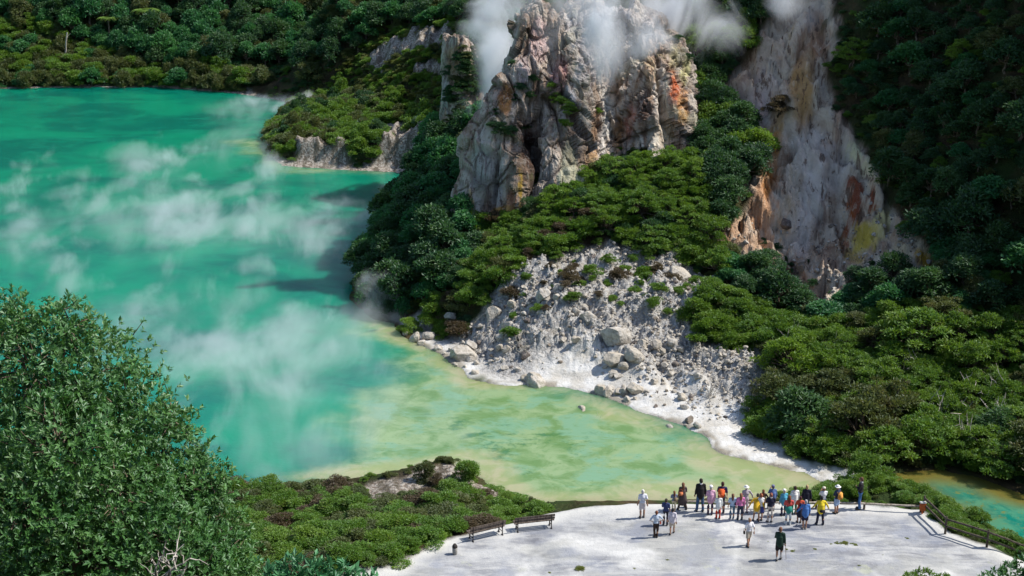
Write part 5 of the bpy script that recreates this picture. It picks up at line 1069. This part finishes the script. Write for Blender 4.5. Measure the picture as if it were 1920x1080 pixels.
ledge(PNA, [(gp.uniform(838, 895), gp.uniform(90, 270), gp.uniform(.5, .9)) for _ in range(14)], M_OLI, 'olive shrub growing on the tall rock pinnacle behind the spire', 'olive shrubs on the pinnacle')
# undergrowth over every planted slope
def undergrowth(box, n, rr, pick):
    g = np.random.default_rng(int(abs(box[0]) * 3 + n)); x = g.uniform(box[0], box[1], n); y = g.uniform(box[2], box[3], n); h, d, td, m = height(x, y, True)
    bare = np.maximum.reduce([m[k] for k in ('beach', 'scar', 'pen', 'mound', 'narrow')]); ok = (d > .6) & (td < -.5) & (bare < .25)
    qx, qy, _ = project(x, y, h); ok &= ~((qx > 1050) & (qx < 1420) & (qy > 915) & (qy < 975))
    for i in np.nonzero(ok)[0]:
        r = rr[0] + (rr[1] - rr[0]) * g.random() ** 2; UNDER.append((x[i], y[i], h[i] - .1 * r, r, r * rnd.uniform(.5, .9), 'mound', rnd.choice(pick)))
undergrowth((-34, 6, 98, 140), 3400, (.25, .6), [M_MAN, M_DRK, M_OLI, M_DRK]); undergrowth((6, 52, 78, 130), 5200, (.25, .65), [M_DRK, M_MAN, M_OLI, M_DRK])
undergrowth((-24, 34, 60, 80), 1500, (.2, .45), [M_MAN, M_OLI]); undergrowth((-36, 4, 140, 215), 3200, (.35, .9), [M_DRK, M_OLI, M_MAN]); undergrowth((-100, -20, 212, 255), 2600, (.6, 1.3), [M_FOR, M_OLI, M_DRK])
undergrowth((-30, 30, 8, 60), 1600, (.3, .7), [M_MAN, M_OLI, M_DRK])
mass('shrubland', SHRUBLAND, 'low olive and yellow green scrub along the far shore and the patchy slope'); mass('woodland', WOODS, 'dark woods on the slope behind the rock pinnacle'); mass('undergrowth', UNDER, 'low undergrowth covering the slopes between the trees')
print('PLANTED', cnts, sum(cnts.values()))

# dead scrub and a fallen log
def dead_mesh():
    gg = np.random.default_rng(12); br = []
    for k in range(9):
        e = np.array([gg.normal() * .55, gg.normal() * .55, .7 + .7 * gg.random()]); pts = wander((0, 0, -.2), e, 6, .07, gg); br.append(tube(pts, np.linspace(.035, .010, 6), 5))
        for q in (2, 3, 4): br.append(tube(wander(pts[q], pts[q] + gg.normal(size=3) * .32 + np.array([0, 0, .25]), 4, .04, gg), np.linspace(.018, .006, 4), 4))
    return np_mesh('dead_shrub', *merge(br))
DEAD = with_mats(dead_mesh(), M_PALE)
for px, py, r in ((1765,800,1.5),(1850,765,1.6),(1900,690,1.4),(1690,715,1.2),(1560,700,1.1),(1480,640,1.0),(1820,860,1.5),(1120,455,.9),(985,500,.9),(880,590,.8),(1340,520,.9),(1705,600,1.2)):
    x, y, z = ground(px, py, 2.5); o = bpy.data.objects.new('dead_shrub', DEAD); COL.objects.link(o); o.location = (x, y, z); o.scale = (r, r, r * 1.1); o.rotation_euler = (0, 0, rnd.random() * 6.28); tag(o, 'bare pale dead shrub standing among the green bushes of the slope', 'dead shrub', 'dead shrubs on the slopes')
x, y, z = ground(1450, 448, 7.0); grow('twiggy_shrub', 'spray', M_BRN, (x, y, z), 1.25, .8, 'dark reddish brown twiggy bush at the foot of the bare scar', 'shrub', None)
A = Vector(at(1655, 600, 96.5)); A.z = float(height(np.array([A.x]), np.array([A.y]))[0]) + 1.1; B = A + Vector((1.6, .5, .45)); o = link('fallen_log', np_mesh('fallen_log', *tube(wander(A, B, 6, .03, np.random.default_rng(1)), np.linspace(.14, .08, 6), 8)), M_PALE); tag(o, 'pale fallen log lying across the bushes below the scar', 'log')

# ---------------------------------------------------------------- steam
def steam_mat(name, dens, sc, lo, hi=.80, stretch=(1, 1, 1), rot=0.0, aniso=.2, soft=.16, step=.3, warp=1.2):
    b = NB(name); P = b.pos(); O = b.obj()
    r = b.n('ShaderNodeVectorMath', operation='LENGTH'); b.put(r.inputs[0], O); r2 = b.math('POWER', r.outputs['Value'], 1.6)
    n = b.noise(b.scale(P, stretch, (0, 0, rot)), sc, 6, .60, warp)
    thr = b.math('ADD', lo, b.math('MULTIPLY', r2, hi - lo)); e = b.math('SUBTRACT', n, thr)
    fall = b.rng(r.outputs['Value'], .55, 1.0, 1.0, 0.0)
    d = b.math('MULTIPLY', b.math('MULTIPLY', b.rng(e, 0.0, soft), fall), dens)
    v = b.n('ShaderNodeVolumePrincipled'); v.inputs['Color'].default_value = (.93, .96, 1, 1); v.inputs['Anisotropy'].default_value = aniso
    b.put(v.inputs['Density'], d); b.t.links.new(v.outputs[0], b.out.inputs['Volume'])
    b.m.cycles.volume_step_rate = step
    return b.m
def sphere_mesh(name, nu=20, nv=10):
    bm = bmesh.new(); bmesh.ops.create_uvsphere(bm, u_segments=nu, v_segments=nv, radius=1); me = bpy.data.meshes.new(name); bm.to_mesh(me); bm.free(); return me
PUFF = sphere_mesh('steam')
def puff(mat, c, r, rz=0.0):
    me = PUFF.copy(); o = link('steam', me, mat); o.location = c; o.scale = r; o.rotation_euler = (0, 0, rz)
    return tag(o, kind='stuff')
MIST = steam_mat('lake_mist', .062, .11, .36, .66, (1.7, .7, 1), -.75, .1, .22, .32, .5)
THIN = steam_mat('thin_lake_mist', .17, .14, .45, .72, (1.5, .75, 1), -.75, .1, .18, .28, .35)
x, y, _ = onz(330, 400); puff(THIN, (x, y, .6), (48, 54, 1.7), .3)
x, y, _ = onz(420, 720); puff(THIN, (x, y, .7), (26, 34, 1.9), .3)
for px, py, rx, ry, rz in [(330,285,24,11,.75),(560,620,20,15,.5),(400,690,18,16,.9),(580,740,17,15,.6),(520,850,15,10,.3),(230,420,30,15,.5),(620,420,18,13,.4),(520,200,16,10,.3),(300,580,24,12,.3)]:
    x, y, _ = onz(px, py, .7); puff(MIST, (x, y, .7), (rx, ry, 2.2), rz)
PLUME = steam_mat('spire_steam', .58, .15, .35, .70, (1, 1, .7), 0, 0.0, .2, .24, 1.0)
for px, py, Y, r in [(1160,80,119.5,(6.6,3.4,7)),(1090,10,120.5,(10,4,5.5)),(1210,20,122,(7,4,5)),(935,140,138,(5,5,9.5)),(930,30,141,(9,5,6)),(1310,40,131,(8,5,6.5)),(1480,20,126,(4.5,3,4)),(1180,150,118.2,(3.6,2.2,4.4)),(1050,70,119.5,(5.5,2.4,5)),(985,10,121.0,(5.5,2.6,3.6))]:
    puff(PLUME, at(px, py, Y), r)
VENT = steam_mat('shore_steam', .40, .22, .40, .74, (1, 1, .7), 0, .2, .2, .14, 1.2)
for px, py, Y, r in [(725,555,110.5,(4.6,3.4,3.2)),(680,590,109,(6,4,2.2)),(545,190,197,(14,7,2.0))]:
    puff(VENT, at(px, py, Y), r)
